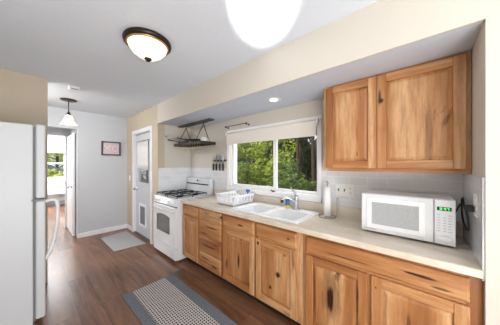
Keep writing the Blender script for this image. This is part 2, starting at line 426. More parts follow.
# ================================================================== OUTSIDE
bm = BM(); box(bm, 2.35, 40, -25, 30, -.9, -.7); box(bm, 1.58, 2.35, 3.6, 30, -.9, -.7); struct('ground', bm, plain('forest_floor', (84, 88, 52), .9, var=.3, vscale=2))
bm = BM(); box(bm, -12, 1.57, 9.85, 40, -.9, -.7); struct('ground_far', bm, plain('lawn', (120, 140, 70), .9, var=.3, vscale=2))
def leaf_mat(name, a, b, c):
    n = N(name); v = n.coords(); f = n.noise(v, 3.5, 5, .7)
    n.col(n.ramp(f, [(.3, sl(a)), (.5, sl(b)), (.7, sl(c))])).pr(.55, 0, .3)
    n.b.inputs['Subsurface Weight'].default_value = 0
    tr = n.n('ShaderNodeBsdfTranslucent'); tr.inputs[0].default_value = sl(c); mx = n.n('ShaderNodeMixShader'); mx.inputs[0].default_value = .3
    out = n.t.nodes['Material Output']; n.l(n.b.outputs[0], mx.inputs[1]); n.l(tr.outputs[0], mx.inputs[2]); n.l(mx.outputs[0], out.inputs[0])
    return n.m
LM = [leaf_mat('sunny_leaves', (70, 92, 30), (142, 162, 62), (216, 218, 122)), leaf_mat('mid_leaves', (34, 52, 22), (72, 94, 40), (134, 148, 78)), leaf_mat('dark_needles', (18, 28, 14), (40, 54, 28), (78, 92, 50)), leaf_mat('lime_leaves', (120, 140, 48), (186, 196, 84), (232, 232, 150)), leaf_mat('olive_leaves', (44, 62, 24), (96, 118, 44), (160, 172, 84))]
BK = plain('bark', (70, 54, 42), .9, var=.5, vscale=12, bump=.5, bscale=30)
def tree(name, x, y, h, rad, low, leaves, size, mat, label, trunk_r=.09, lean=0.0, blobs=26):
    root = thing(name, label, 'tree' if h > 2.6 else 'shrub', (x, y, -.7), 'trees and bushes outside the windows')
    bm = BM(); tube(bm, curve_pts([(x, y, -.72), (x + lean * .3, y + .05, h * .3), (x + lean * .6, y - .04, h * .65), (x + lean, y, h * .97)], 4), [trunk_r * (1 - .045 * i) for i in range(13)], 8)
    for k in range(7):
        z = low + (h - low) * (.1 + .11 * k); a = k * 2.4
        tube(bm, [(x + lean * z / h, y, z), (x + lean * z / h + math.cos(a) * rad * .5, y + math.sin(a) * rad * .5, z + .25), (x + lean * z / h + math.cos(a) * rad * .8, y + math.sin(a) * rad * .8, z + .35)], [trunk_r * .35, trunk_r * .22, trunk_r * .1], 5)
    build('trunk', bm, BK, root)
    bm = BM(); rnd = random.Random(int(x * 100 + y * 37))
    cs = []
    for k in range(blobs):
        z = low + (h - low) * rnd.random() ** .9
        rr = rad * (1 - .55 * abs((z - low) / (h - low) - .35))
        a = rnd.random() * 6.283; q = rr * math.sqrt(rnd.random())
        cs.append((x + lean * .6 + math.cos(a) * q, y + math.sin(a) * q, z, rad * rnd.uniform(.22, .40)))
    for k in range(leaves):
        c = cs[k % blobs]
        d = Vector((rnd.gauss(0, 1), rnd.gauss(0, 1), rnd.gauss(0, 1))).normalized() * c[3] * rnd.uniform(.55, 1.05)
        p = Vector(c[:3]) + d
        u = Vector((rnd.gauss(0, 1), rnd.gauss(0, 1), rnd.gauss(0, .6))).normalized(); w = u.orthogonal().normalized()
        s = size * rnd.uniform(.6, 1.3)
        vv = [bm.verts.new(p + u * s), bm.verts.new(p + w * s * .45), bm.verts.new(p - u * s), bm.verts.new(p - w * s * .45)]
        bm.faces.new(vv)
    o = build('foliage', bm, mat, root, fixn=False)
    return root
tree('leafy_tree', 6.0, 6.6, 4.8, 1.2, -.3, 9000, .055, LM[0], 'bright sunlit leafy tree at the left of the kitchen window view', .07, blobs=50)
tree('leafy_tree', 6.9, 4.75, 5.2, 1.15, .2, 9000, .055, LM[0], 'yellow green leafy tree just left of the window mullion', .06, blobs=50)
tree('broadleaf_bush', 4.9, 4.5, 1.3, .75, -.65, 4500, .045, LM[4], 'low lime coloured bush behind the left pane', .03, blobs=30)
tree('broadleaf_bush', 4.4, 2.6, 1.15, .75, -.65, 4500, .045, LM[1], 'mid green bush low behind the middle of the kitchen window', .03, blobs=30)
tree('broadleaf_bush', 5.6, 3.1, 1.35, .8, -.65, 4500, .045, LM[1], 'mid green bush low behind the right pane', .03, blobs=30)
tree('conifer_tree', 8.8, 5.3, 9.0, .95, 1.7, 6000, .07, LM[2], 'dark conifer behind the left half of the right pane', .13)
tree('conifer_tree', 7.4, 3.75, 9.0, .8, 2.0, 5000, .06, LM[2], 'dark conifer with bare brown trunk in the right pane', .12, .2)
tree('conifer_tree', 8.6, 3.1, 9.0, 1.0, 1.6, 6000, .07, LM[2], 'dark conifer at the right edge of the kitchen window view', .15, -.15)
tree('leafy_tree', 10.6, 9.0, 7.5, 1.9, -.6, 12000, .08, LM[1], 'large mid green tree far behind the left pane', .14, blobs=70)
tree('conifer_tree', 12.0, 6.9, 9.0, 1.7, -.6, 12000, .09, LM[2], 'broad dark evergreen deep behind the window mullion', .14, blobs=70)
tree('conifer_tree', 12.6, 4.2, 9.5, 1.7, -.6, 12000, .09, LM[2], 'wide dark evergreen deep in the woods behind the right pane', .2, blobs=70)
tree('leafy_tree', 9.0, 13.4, 8, 2.0, -.6, 9000, .10, LM[0], 'sunny tree at the far left edge of the kitchen window view', .14, blobs=60)
tree('conifer_tree', 17.5, 15.5, 11.0, 3.2, -.6, 9000, .16, LM[1], 'tall evergreen closing the woods behind the left pane', .2, blobs=70)
tree('conifer_tree', 18.5, 9.3, 11.0, 3.0, -.6, 9000, .16, LM[2], 'tall dark evergreen closing the woods behind the right pane', .2, blobs=70)
tree('slim_tree', 6.6, 3.45, 8.0, .35, 3.9, 700, .06, LM[1], 'slim brown tree trunk rising in the middle of the right pane', .06, .15)
tree('slim_tree', 6.9, 2.95, 8.0, .35, 3.9, 700, .06, LM[1], 'slim leaning tree trunk near the right edge of the right pane', .075, -.2)
tree('lime_tree', .95, 14.2, 3.6, 1.4, -.6, 7000, .07, LM[3], 'lime green bush filling the far room window', .08, blobs=50)
tree('leafy_tree', -1.6, 18.5, 5.5, 2.0, -.6, 6000, .12, LM[0], 'yellow green tree beyond the shed outside the far room', .1, blobs=50)
tree('leafy_tree', 2.9, 18.5, 5.5, 2.2, -.6, 6000, .12, LM[3], 'pale green tree right of the shed outside the far room', .1, blobs=50)
tree('broadleaf_bush', 2.95, 7.4, 1.7, .75, -.6, 5000, .05, LM[1], 'green bush seen through the lower glass of the back door', .03, blobs=30)
tree('leafy_tree', 4.4, 11.6, 4.5, 1.5, -.6, 7000, .08, LM[1], 'leafy tree seen through the upper glass of the back door', .08, blobs=50)
tree('broadleaf_bush', .35, 10.45, 1.12, .55, -.6, 4000, .05, LM[3], 'low lime green bush right under the far room window', .03, blobs=30)
hill = BM()
hv = []
for k in range(41):
    yy = -14 + k * 1.1
    hv.append([hill.verts.new((24 + 1.2 * math.sin(k * .8), yy, -.8)), hill.verts.new((26 + math.sin(k * 1.3), yy, 3.0 + .6 * math.sin(k * 2.1))), hill.verts.new((30, yy, 5.6 + .9 * math.sin(k * 1.7))), hill.verts.new((38, yy, -.8))])
for p, q in zip(hv, hv[1:]):
    for m_ in range(4): hill.faces.new((p[m_], p[(m_ + 1) % 4], q[(m_ + 1) % 4], q[m_]))
struct('wooded_hill', hill, leaf_mat('distant_woods', (22, 30, 16), (46, 58, 32), (92, 104, 62)))
sh = thing('garden_shed', 'dark grey shed roof among bushes outside the far room window', 'shed', (-.4, 11.2, -.7))
bm = BM(); box(bm, -1.6, .75, 10.9, 11.7, -.7, 1.16); build('shed_wall', bm, plain('brown_shed_boards', (120, 104, 84), .8), sh)
bm = BM(); hexa(bm, [(-1.8, 10.7, 1.16), (.95, 10.7, 1.16), (.95, 11.9, 1.16), (-1.8, 11.9, 1.16), (-1.8, 11.2, 1.46), (.55, 11.2, 1.40), (.55, 11.4, 1.40), (-1.8, 11.4, 1.46)]); build('shed_roof', bm, plain('dark_slate_roof', (62, 72, 84), .7), sh)

# ================================================================== BASE CABINETS
KX1 = XA - .012
def raised_door(root, y0, y1, z0, z1, xf, knots=(), seed=0, name='door', sw=.058, thick=.02):
    """frame and raised centre panel; xf = front face"""
    rl = Vector(root.location)
    kn = [(0, k[0] - rl.y, k[1] - rl.z, k[2], k[3], k[4]) for k in knots]
    mv = wood_mat('hickory_door_wood', 'Z', kn, seed); mh = M['woodh']
    bm = BM(); x0, x1 = xf, xf + thick
    box(bm, x0, x1, y0, y0 + sw, z0, z1, 0); box(bm, x0, x1, y1 - sw, y1, z0, z1, 0)
    box(bm, x0, x1, y0 + sw, y1 - sw, z0, z0 + sw, 1); box(bm, x0, x1, y0 + sw, y1 - sw, z1 - sw, z1, 1)
    d = build(name, bm, [mv, mh], root, .004)
    bm = BM(); a, b, c, e = y0 + sw - .004, y1 - sw + .004, z0 + sw - .004, z1 - sw + .004; q = .030
    xb = xf + .0165; xt = xf + .003
    o = [(xb, a, c), (xb, b, c), (xb, b, e), (xb, a, e)]; i = [(xt, a + q, c + q), (xt, b - q, c + q), (xt, b - q, e - q), (xt, a + q, e - q)]
    k = [(xf + .018, a, c), (xf + .018, b, c), (xf + .018, b, e), (xf + .018, a, e)]
    vo = [bm.verts.new(p) for p in o]; vi = [bm.verts.new(p) for p in i]; vk = [bm.verts.new(p) for p in k]
    bm.faces.new(vi); bm.faces.new(vk)
    for s in range(4):
        t = (s + 1) % 4; bm.faces.new((vo[s], vo[t], vi[t], vi[s])); bm.faces.new((vo[s], vo[t], vk[t], vk[s]))
    build('raised_panel', bm, mv, d)
    return d
def slab(root, y0, y1, z0, z1, xf, name='drawer', knots=(), seed=0):
    rl = Vector(root.location); kn = [(0, k[0] - rl.y, k[1] - rl.z, k[2], k[3], k[4]) for k in knots]
    m = wood_mat('hickory_drawer_wood', 'Y', kn, seed)
    bm = BM(); a = .012
    # flat front with a chamfered edge
    P = [(xf + .02, y0, z0), (xf + .02, y1, z0), (xf + .02, y1, z1), (xf + .02, y0, z1)]
    Q = [(xf + .009, y0, z0), (xf + .009, y1, z0), (xf + .009, y1, z1), (xf + .009, y0, z1)]
    T = [(xf, y0 + a, z0 + a), (xf, y1 - a, z0 + a), (xf, y1 - a, z1 - a), (xf, y0 + a, z1 - a)]
    V = [[bm.verts.new(p) for p in r] for r in (P, Q, T)]
    for r, s in zip(V, V[1:]):
        for i in range(4): bm.faces.new((r[i], r[(i + 1) % 4], s[(i + 1) % 4], s[i]))
    bm.faces.new(V[0]); bm.faces.new(V[2])
    return build(name, bm, m, root, .002)
KZ = .095; TOP = CT - .038
def carcass(root, y0, y1, stiles, rails):
    bm = BM(); e = .0008
    box(bm, FX, FX + .018, y0 + e, y1 - e, KZ, TOP) if False else None
    for (s0, s1) in stiles: box(bm, FX, FX + .02, s0, s1, KZ, TOP, 0)
    for (r0, r1) in rails:
        ys = sorted(stiles)
        for (p, q) in zip(ys, ys[1:]): box(bm, FX, FX + .02, p[1], q[0], r0, r1, 1)
    build('face_frame', bm, [M['wood'], M['woodh']], root, .0015)
    bm = BM()   # box behind the frame: sides, back, bottom
    box(bm, FX + .02, KX1, y0 + e, y0 + .018, KZ, TOP); box(bm, FX + .02, KX1, y1 - .018, y1 - e, KZ, TOP)
    box(bm, FX + .02, KX1, y0 + .018, y1 - .018, KZ, KZ + .018); box(bm, KX1 - .01, KX1, y0 + .018, y1 - .018, KZ + .018, TOP)
    build('cabinet_box', bm, M['wood'], root)
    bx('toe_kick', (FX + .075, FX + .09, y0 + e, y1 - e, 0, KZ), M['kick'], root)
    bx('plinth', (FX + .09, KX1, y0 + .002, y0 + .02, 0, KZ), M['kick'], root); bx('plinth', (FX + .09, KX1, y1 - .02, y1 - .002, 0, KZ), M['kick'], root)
DF = FX - .0205        # front face of doors and drawers
dz0, dz1 = .715, .838  # top drawer row
cz0, cz1 = .118, .695  # door row
# 1. drawer over door, next to the stove
r = thing('base_cabinet', 'knotty wood base cabinet beside the stove, one drawer over one narrow door', 'cabinet', (FX, 2.41, 0), 'base cabinets under the counter')
carcass(r, 2.205, 2.625, [(2.206, 2.235), (2.585, 2.6242)], [(KZ, .13), (.69, .72), (.83, TOP)])
slab(r, 2.225, 2.600, dz0, dz1, DF, seed=1.1); raised_door(r, 2.225, 2.600, cz0, cz1, DF, seed=2.3, knots=[(2.52, .27, .015, .05, .7)])
# 2. bank of four drawers
r = thing('base_cabinet', 'knotty wood base cabinet with a stack of four drawers', 'cabinet', (FX, 1.97, 0), 'base cabinets under the counter')
carcass(r, 1.735, 2.205, [(1.736, 1.765), (2.175, 2.2042)], [(KZ, .13), (.28, .31), (.48, .51), (.69, .72), (.83, TOP)])
slab(r, 1.757, 2.183, dz0, dz1, DF, seed=3.1, knots=[(2.02, .80, .06, .008, .7)])
slab(r, 1.757, 2.183, .508, .695, DF, seed=4.4, knots=[(1.93, .64, .16, .012, .9), (2.08, .545, .09, .010, .8)])
slab(r, 1.757, 2.183, .308, .488, DF, seed=5.7, knots=[(1.98, .40, .15, .014, .9), (1.85, .445, .05, .010, .8)])
slab(r, 1.757, 2.183, .118, .288, DF, seed=6.9, knots=[(1.86, .185, .08, .014, .9), (2.06, .235, .09, .010, .8)])
# 3. sink base
r = thing('sink_cabinet', 'knotty wood sink cabinet with two false drawers over two doors', 'cabinet', (FX, 1.24, 0), 'base cabinets under the counter')
carcass(r, .735, 1.735, [(.736, .792), (1.205, 1.262), (1.705, 1.7342)], [(KZ, .13), (.69, .72), (.83, TOP)])
slab(r, 1.250, 1.712, dz0, dz1, DF, 'drawer_front', seed=7.3, knots=[(1.43, .775, .05, .012, 1.1)])
slab(r, .782, 1.222, dz0, dz1, DF, 'drawer_front', seed=8.1, knots=[(.86, .78, .02, .01, .8)])
raised_door(r, 1.250, 1.712, cz0, cz1, DF, seed=9.0, knots=[(1.46, .40, .018, .09, .8), (1.65, .30, .012, .06, .7)])
raised_door(r, .782, 1.222, cz0, cz1, DF, seed=10.4, knots=[(.965, .43, .026, .03, 1.1), (1.05, .285, .014, .018, 1.0), (1.195, .655, .016, .016, 1.0), (.90, .62, .012, .012, .7)])
bm = BM(); box(bm, DF - .022, DF - .0005, 1.722, 1.742, .792, .822); tube(bm, [(DF - .008, 1.732, .792), (DF - .010, 1.732, .765)], .004, 8); o = build('catch', bm, M['chrome'], r, .003); o['label'] = 'small metal catch at the top corner'
# 4. right-hand base with one long drawer
r = thing('base_cabinet', 'wide knotty wood base cabinet under the microwave, long drawer over two doors', 'cabinet', (FX, .26, 0), 'base cabinets under the counter')
carcass(r, YE + .002, .735, [(YE + .0028, -.168), (.232, .290), (.690, .7342)], [(KZ, .13), (.69, .72), (.83, TOP)])
slab(r, -.180, .702, dz0, dz1, DF, seed=11.5, knots=[(.02, .785, .085, .010, 1.2), (.40, .76, .16, .006, .7), (-.07, .745, .05, .008, .8)])
raised_door(r, .272, .702, cz0, cz1, DF, seed=12.9, knots=[(.51, .43, .026, .10, 1.3), (.505, .46, .075, .19, .45), (.46, .62, .02, .05, .6), (.33, .5, .010, .15, .7)])
raised_door(r, -.180, .250, cz0, cz1, DF, seed=13.6, knots=[(.06, .45, .012, .1, .6), (.225, .63, .006, .012, .8)])

# ================================================================== COUNTERTOP with sink cut-out
SY0, SY1, SX0, SX1 = .80, 1.655, 1.515, 2.015
CX0, CY0, CY1 = 1.452, YE + .009, 2.605
top = thing('countertop', 'long beige laminate countertop running from stove to right wall', 'countertop', (1.76, 1.2, CT))
bm = BM(); g = .02
z0, z1 = CT - .038, CT; xk = XA - .028
box(bm, CX0, xk, SY1 - g, CY1, z0, z1); box(bm, CX0, xk, CY0, SY0 + g, z0, z1); box(bm, CX0, SX0 + g, SY0 + g, SY1 - g, z0, z1); box(bm, SX1 - g, xk, SY0 + g, SY1 - g, z0, z1)
bmesh.ops.remove_doubles(bm, verts=bm.verts, dist=1e-5)
build('worktop', bm, M['counter'], top)
bm = BM(); box(bm, xk, XA - .0085, CY0, CY1, z0, CT + .10); build('backsplash_lip', bm, M['counter'], top, .004)
bm = BM()
pr_ = [(CX0 - .012, z0), (CX0 - .012, z1 - .010), (CX0 - .008, z1 - .003), (CX0, z1), (CX0, z0)]
A = [bm.verts.new((x, CY0, z)) for x, z in pr_]; B = [bm.verts.new((x, CY1, z)) for x, z in pr_]
for i in range(5): bm.faces.new((A[i], A[(i + 1) % 5], B[(i + 1) % 5], B[i]))
bm.faces.new(A); bm.faces.new(B); build('front_edge', bm, M['counter'], top)

# sink
def bowl(bm, x0, x1, y0, y1, ztop, depth):
    # rounded-rectangle bowl, open top, returns top ring
    rings = []
    for (ins, z, rr) in ((0, ztop, .05), (.008, ztop - .012, .05), (.020, ztop - depth + .03, .05), (.045, ztop - depth, .045)):
        ring_ = []
        X0, X1, Y0, Y1 = x0 + ins, x1 - ins, y0 + ins, y1 - ins
        for cx, cy, a0 in ((X1 - rr, Y1 - rr, 0), (X0 + rr, Y1 - rr, 90), (X0 + rr, Y0 + rr, 180), (X1 - rr, Y0 + rr, 270)):
            for k in range(6):
                a = R(a0 + 18 * k); ring_.append(bm.verts.new((cx + rr * math.cos(a), cy + rr * math.sin(a), z)))
        rings.append(ring_)
    n = len(rings[0])
    for q, w in zip(rings, rings[1:]):
        for k in range(n):
            f = bm.faces.new((q[k], q[(k + 1) % n], w[(k + 1) % n], w[k])); f.smooth = True
    bm.faces.new(rings[-1])
    return rings[0]
bm = BM(); zt = CT + .012
ym = 1.235
B1 = bowl(bm, SX0 + .045, SX1 - .095, ym + .018, SY1 - .045, zt, .17); B2 = bowl(bm, SX0 + .045, SX1 - .095, SY0 + .045, ym - .018, zt, .17)
def rrect(x0, x1, y0, y1, rr, z):
    o = []
    for cx, cy, a0 in ((x1 - rr, y1 - rr, 0), (x0 + rr, y1 - rr, 90), (x0 + rr, y0 + rr, 180), (x1 - rr, y0 + rr, 270)):
        for k in range(6): a = R(a0 + 18 * k); o.append((cx + rr * math.cos(a), cy + rr * math.sin(a), z))
    return o
o1 = [bm.verts.new(p) for p in rrect(SX0 + .006, SX1 - .006, SY0 + .006, SY1 - .006, .035, zt)]; o2 = [bm.verts.new(p) for p in rrect(SX0, SX1, SY0, SY1, .04, CT + .001)]
for k in range(24): bm.faces.new((o1[k], o1[(k + 1) % 24], o2[(k + 1) % 24], o2[k]))
ed = []
for ring_ in (o1, B1, B2):
    for k in range(24):
        e = bm.edges.get((ring_[k], ring_[(k + 1) % 24])); ed.append(e)
bmesh.ops.triangle_fill(bm, use_beauty=True, use_dissolve=False, edges=ed, normal=(0, 0, 1))
sink = build('kitchen_sink', bm, M['ceramic']); origin(sink, (1.76, 1.23, CT)); tag(sink, 'white double bowl sink set into the counter below the window', 'sink')
for yy in (1.44, 1.02):
    bm = BM(); lathe(bm, [(0, .004), (.028, .003), (.04, .001), (.042, .000)], (1.74, yy, zt - .168), 20); build('drain', bm, M['steel'], sink)

# faucet
FXx, FYy = 1.965, 1.05
f = thing('faucet', 'chrome single lever faucet at the back of the sink', 'faucet', (FXx, FYy, CT + .012))
zb = CT + .012
bm = BM(); tube(bm, [(FXx, FYy - .10, zb + .004), (FXx, FYy + .10, zb + .004)], .0) if False else lathe(bm, [(0, 0), (.045, 0), (.045, .006), (.03, .012), (0, .013)], (FXx, FYy, zb), 20); build('base_plate', bm, M['chrome'], f)
bm = BM(); lathe(bm, [(.026, .010), (.024, .05), (.023, .10), (.026, .125), (.024, .15), (.012, .165), (0, .168)], (FXx, FYy, zb), 20); build('body', bm, M['chrome'], f)
bm = BM(); tube(bm, curve_pts([(FXx, FYy, zb + .155), (FXx - .01, FYy + .015, zb + .185), (FXx - .03, FYy + .055, zb + .235)], 4), [.014, .013, .012, .011, .010, .010, .009, .009, .008], 10); build('lever', bm, M['chrome'], f)
bm = BM(); tube(bm, curve_pts([(FXx, FYy, zb + .07), (FXx - .04, FYy + .04, zb + .11), (FXx - .075, FYy + .08, zb + .13), (FXx - .10, FYy + .11, zb + .12), (FXx - .108, FYy + .118, zb + .10)], 5), .013, 12); sp_ = build('spout', bm, M['chrome'], f)
bm = BM(); lathe(bm, [(0, 0), (.016, 0), (.017, .03), (.0135, .034)], (FXx - .108, FYy + .118, zb + .074), 14); o = build('aerator', bm, M['black'], sp_); o['label'] = 'dark spout tip'
# small bottle behind spout
b = thing('soap_bottle', 'small blue and yellow bottle standing behind the faucet spout', 'bottle', (1.955, 1.155, zb))
bm = BM(); lathe(bm, [(0, 0), (.024, 0), (.026, .01), (.026, .04), (.024, .052)], (1.955, 1.155, zb), 16); build('bottle_body', bm, plain('yellow_soap', (226, 206, 70), .25), b)
bm = BM(); lathe(bm, [(.0262, .036), (.0262, .082), (.020, .096), (.010, .102), (0, .102)], (1.955, 1.155, zb), 16); o = build('bottle_label', bm, plain('blue_label', (46, 112, 168), .35), b)
bm = BM(); lathe(bm, [(.012, .10), (.012, .125), (0, .126)], (1.955, 1.155, zb), 12); build('cap', bm, plain('dark_green_cap', (58, 70, 56), .4), b)

# brown ornament on the sill
bm = BM(); lathe(bm, [(0, 0), (.018, 0), (.022, .008), (.016, .018), (0, .022)], (XA - .016, 1.425, WZ0), 12)
lathe(bm, [(0, -.008), (.008, -.004), (.009, .004), (0, .008)], (XA - .018, 1.452, WZ0 + .018), 10)
o = build('sill_ornament', bm, plain('brown_ceramic', (96, 66, 40), .4)); origin(o, (XA - .016, 1.425, WZ0)); tag(o, 'tiny brown ornament on the window sill at the mullion', 'ornament')

# dish rack
d = thing('dish_rack', 'white plastic dish rack with slotted sides left of the sink', 'dish rack', (1.80, 1.86, CT))
RX0, RX1, RY0, RY1 = 1.625, 1.975, 1.705, 1.985
z0 = CT + .012; z1 = CT + .125
def slotted(bm, p0, p1, zb_, zt_, out, n):
    # a wall of verticals with arches between rails
    p0 = Vector(p0); p1 = Vector(p1); t = .004
    L = (p1 - p0); nrm = Vector((L.y, -L.x, 0)).normalized() * t
    def slabp(a, b, za, zb2, oa, ob):
        A = p0 + L * a; B = p0 + L * b; O = Vector(out)
        pts = []
        for z, of in ((za, oa), (zb2, ob)):
            for q in (A - nrm, B - nrm, B + nrm, A + nrm): pts.append((q.x + O.x * of, q.y + O.y * of, z))
        hexa(bm, pts)
    hz = zt_ - zb_
    slabp(0, 1, zb_, zb_ + hz * .24, 0, .24 * .03); slabp(0, 1, zt_ - hz * .2, zt_, .8 * .03, .03)
    for k in range(n + 1):
        a = k / n
        slabp(max(0, a - .22 / n), min(1, a + .22 / n), zb_ + hz * .24, zt_ - hz * .2, .24 * .03, .8 * .03)
bm = BM()
slotted(bm, (RX0, RY0, 0), (RX0, RY1, 0), z0, z1, (-1, 0, 0), 5); slotted(bm, (RX1, RY0, 0), (RX1, RY1, 0), z0, z1, (1, 0, 0), 5)
slotted(bm, (RX0, RY0, 0), (RX1, RY0, 0), z0, z1, (0, -1, 0), 6); slotted(bm, (RX0, RY1, 0), (RX1, RY1, 0), z0, z1, (0, 1, 0), 6)
box(bm, RX0, RX1, RY0, RY1, z0, z0 + .006)
build('basket', bm, M['plastic'], d, .0015)
bm = BM(); ring2 = [(RX0 - .030, RX1 + .030, RY0 - .030, RY1 + .030)]
for (a, b_, c, e) in ring2:
    tube(bm, [(a, c, z1 + .003), (b_, c, z1 + .003), (b_, e, z1 + .003), (a, e, z1 + .003), (a, c, z1 + .003)], .006, 8)
build('rim', bm, M['plastic'], d)
for xx in (RX0 + .02, RX1 - .02):
    for yy in (RY0 + .02, RY1 - .02): bm = BM(); lathe(bm, [(0, 0), (.010, 0), (.012, .0075), (0, .0075)], (xx, yy, CT + .0045), 10); build('foot', bm, M['plastic'], d)
bm = BM(); box(bm, RX0 - .03, RX1 + .01, RY0 - .02, RY1 + .02, CT + .0005, CT + .004); o = build('drip_mat', bm, plain('grey_drip_mat', (196, 192, 186), .6)); origin(o, (1.8, 1.84, CT)); tag(o, 'thin grey drip mat lying under the dish rack', 'mat')
# things in the rack
ry = Matrix.Rotation(R(90), 3, 'X') @ Matrix.Rotation(R(8), 3, 'Y')
for k, (px, py, lab) in enumerate(((1.70, 1.72, 'white plate standing in the dish rack, nearest the sink'), (1.74, 1.80, 'white plate standing in the middle of the dish rack'))):
    bm = BM(); lathe(bm, [(0, 0), (.04, .001), (.05, .008), (.062, .012), (.062, .015), (.048, .012), (.038, .005), (0, .004)], (px, py, z0 + .072), 28, Matrix.Rotation(R(90), 3, 'X'))
    o = build('plate', bm, M['ceramic']); origin(o, (px, py, z0 + .01)); tag(o, lab, 'plate', 'plates in the dish rack')
br = thing('dish_brush', 'blue scrubbing brush leaning in the right end of the dish rack', 'brush', (1.90, 1.735, z0 + .008))
bm = BM(); tube(bm, curve_pts([(1.90, 1.74, z0 + .010), (1.905, 1.73, z0 + .07), (1.91, 1.725, z0 + .15)], 3), .008, 8); build('handle', bm, plain('blue_plastic', (44, 96, 158), .4), br)
bm = BM(); lathe(bm, [(0, 0), (.026, 0), (.03, .012), (.024, .03), (0, .034)], (1.912, 1.725, z0 + .138), 14); build('brush_head', bm, plain('blue_bristles', (60, 110, 165), .7), br)
bm = BM(); lathe(bm, [(0, .002), (.028, .001), (.034, .02), (.036, .085), (.033, .085), (.031, .02), (0, .008)], (1.68, 1.90, z0 + .007), 20); o = build('cup', bm, M['ceramic']); origin(o, (1.68, 1.90, z0 + .008)); tag(o, 'white cup standing in the left end of the dish rack', 'cup')

# paper towel holder
px, py = 1.925, .695
t = thing('paper_towel_holder', 'steel paper towel stand right of the sink', 'paper towel holder', (px, py, CT))
bm = BM(); tube(bm, [(px + .085 * math.cos(a * math.pi / 12), py + .075 * math.sin(a * math.pi / 12), CT + .004) for a in range(25)], .004, 6); build('base_ring', bm, M['steel'], t)
bm = BM(); tube(bm, [(px - .085, py, CT + .006), (px + .085, py, CT + .006)], .003, 6); tube(bm, [(px, py, CT + .006), (px, py, CT + .325)], .004, 8); build('pole', bm, M['steel'], t)
bm = BM(); tube(bm, [(px + .012 * math.cos(a * math.pi / 6), py + .012 * math.sin(a * math.pi / 6) * .7, CT + .335 + .012 * math.sin(a * math.pi / 6)) for a in range(13)], .003, 6); build('finial', bm, M['steel'], t)
ay = py - .084
bm = BM(); tube(bm, curve_pts([(px, py - .066, CT + .004), (px + .01, ay, CT + .03), (px + .01, ay, CT + .16), (px + .01, ay, CT + .185), (px + .03, ay - .006, CT + .185), (px + .032, ay - .006, CT + .15), (px + .032, ay - .006, CT + .05)], 4), .003, 6); build('side_arm', bm, M['steel'], t)
bm = BM(); lathe(bm, [(.014, 0), (.034, 0), (.034, .285), (.014, .285), (.014, 0)], (px, py, CT + .011), 28)
o = build('paper_towel_roll', bm, plain('white_paper', (246, 246, 246), .9, bump=.2, bscale=120)); origin(o, (px, py, CT + .011)); tag(o, 'slim white roll of paper towels on the steel stand', 'paper towel')

# outlet plates
def outlet(name, y0, y1, z0, z1, label, gangs):
    o = thing(name, label, 'outlet', (XA - .008, (y0 + y1) / 2, z0))
    bm = BM(); box(bm, XA - .014, XA - .0083, y0, y1, z0, z1); pl = build('cover_plate', bm, M['outlet'], o, .002)
    w = (y1 - y0) / gangs
    for g_, kind in enumerate(('duplex', 'switch', 'switch')[:gangs]):
        yc = y0 + w * (g_ + .5); zc = (z0 + z1) / 2
        if kind == 'duplex':
            for s in (-1, 1):
                bm = BM(); lathe(bm, [(0, .003), (.015, .003), (.016, 0)], (XA - .014, yc, zc + s * .021), 16, rx); rc = build('receptacle', bm, M['outlet'], o)
                bm = BM(); box(bm, XA - .0178, XA - .0168, yc - .007, yc - .005, zc + s * .021 - .004, zc + s * .021 + .006); box(bm, XA - .0178, XA - .0168, yc + .005, yc + .007, zc + s * .021 - .004, zc + s * .021 + .006); box(bm, XA - .0178, XA - .0168, yc - .002, yc + .002, zc + s * .021 - .011, zc + s * .021 - .008); build('slot', bm, M['rubber'], rc)
        else:
            bm = BM(); box(bm, XA - .0155, XA - .014, yc - .006, yc + .006, zc - .013, zc + .013); hexa(bm, [(XA - .0155, yc - .004, zc - .003), (XA - .0155, yc + .004, zc - .003), (XA - .014, yc + .004, zc - .003), (XA - .014, yc - .004, zc - .003), (XA - .026, yc - .004, zc + .006), (XA - .026, yc + .004, zc + .006), (XA - .014, yc + .004, zc + .010), (XA - .014, yc - .004, zc + .010)]); build('toggle', bm, M['gasket'], o)
    return o
outlet('outlet_plate', .495, .660, 1.102, 1.222, 'white three gang plate with switches and outlet on the tile left of microwave', 3)
o = thing('wall_outlet', 'white outlet on the right return wall with a black plug in it', 'outlet', (1.60, YE + .008, 1.12))
bm = BM(); box(bm, 1.555, 1.635, YE + .0083, YE + .0145, 1.135, 1.26); build('cover_plate', bm, M['outlet'], o, .002)
for s in (-1, 1):
    bm = BM(); lathe(bm, [(0, .003), (.015, .003), (.016, 0)], (1.595, YE + .0145, 1.197 + s * .021), 14, Matrix.Rotation(R(-90), 3, 'X')); build('receptacle', bm, M['outlet'], o)
o = thing('light_switch', 'white light switch on the tan wall left of the back door', 'light switch', (XW, 4.765, 1.06))
bm = BM(); box(bm, XW - .006, XW - .0002, 4.73, 4.80, 1.06, 1.175); build('cover_plate', bm, M['outlet'], o, .002)
bm = BM(); hexa(bm, [(XW - .007, 4.761, 1.112), (XW - .007, 4.769, 1.112), (XW - .006, 4.769, 1.106), (XW - .006, 4.761, 1.106), (XW - .018, 4.761, 1.126), (XW - .018, 4.769, 1.126), (XW - .006, 4.769, 1.128), (XW - .006, 4.761, 1.128)]); build('toggle', bm, M['outlet'], o)

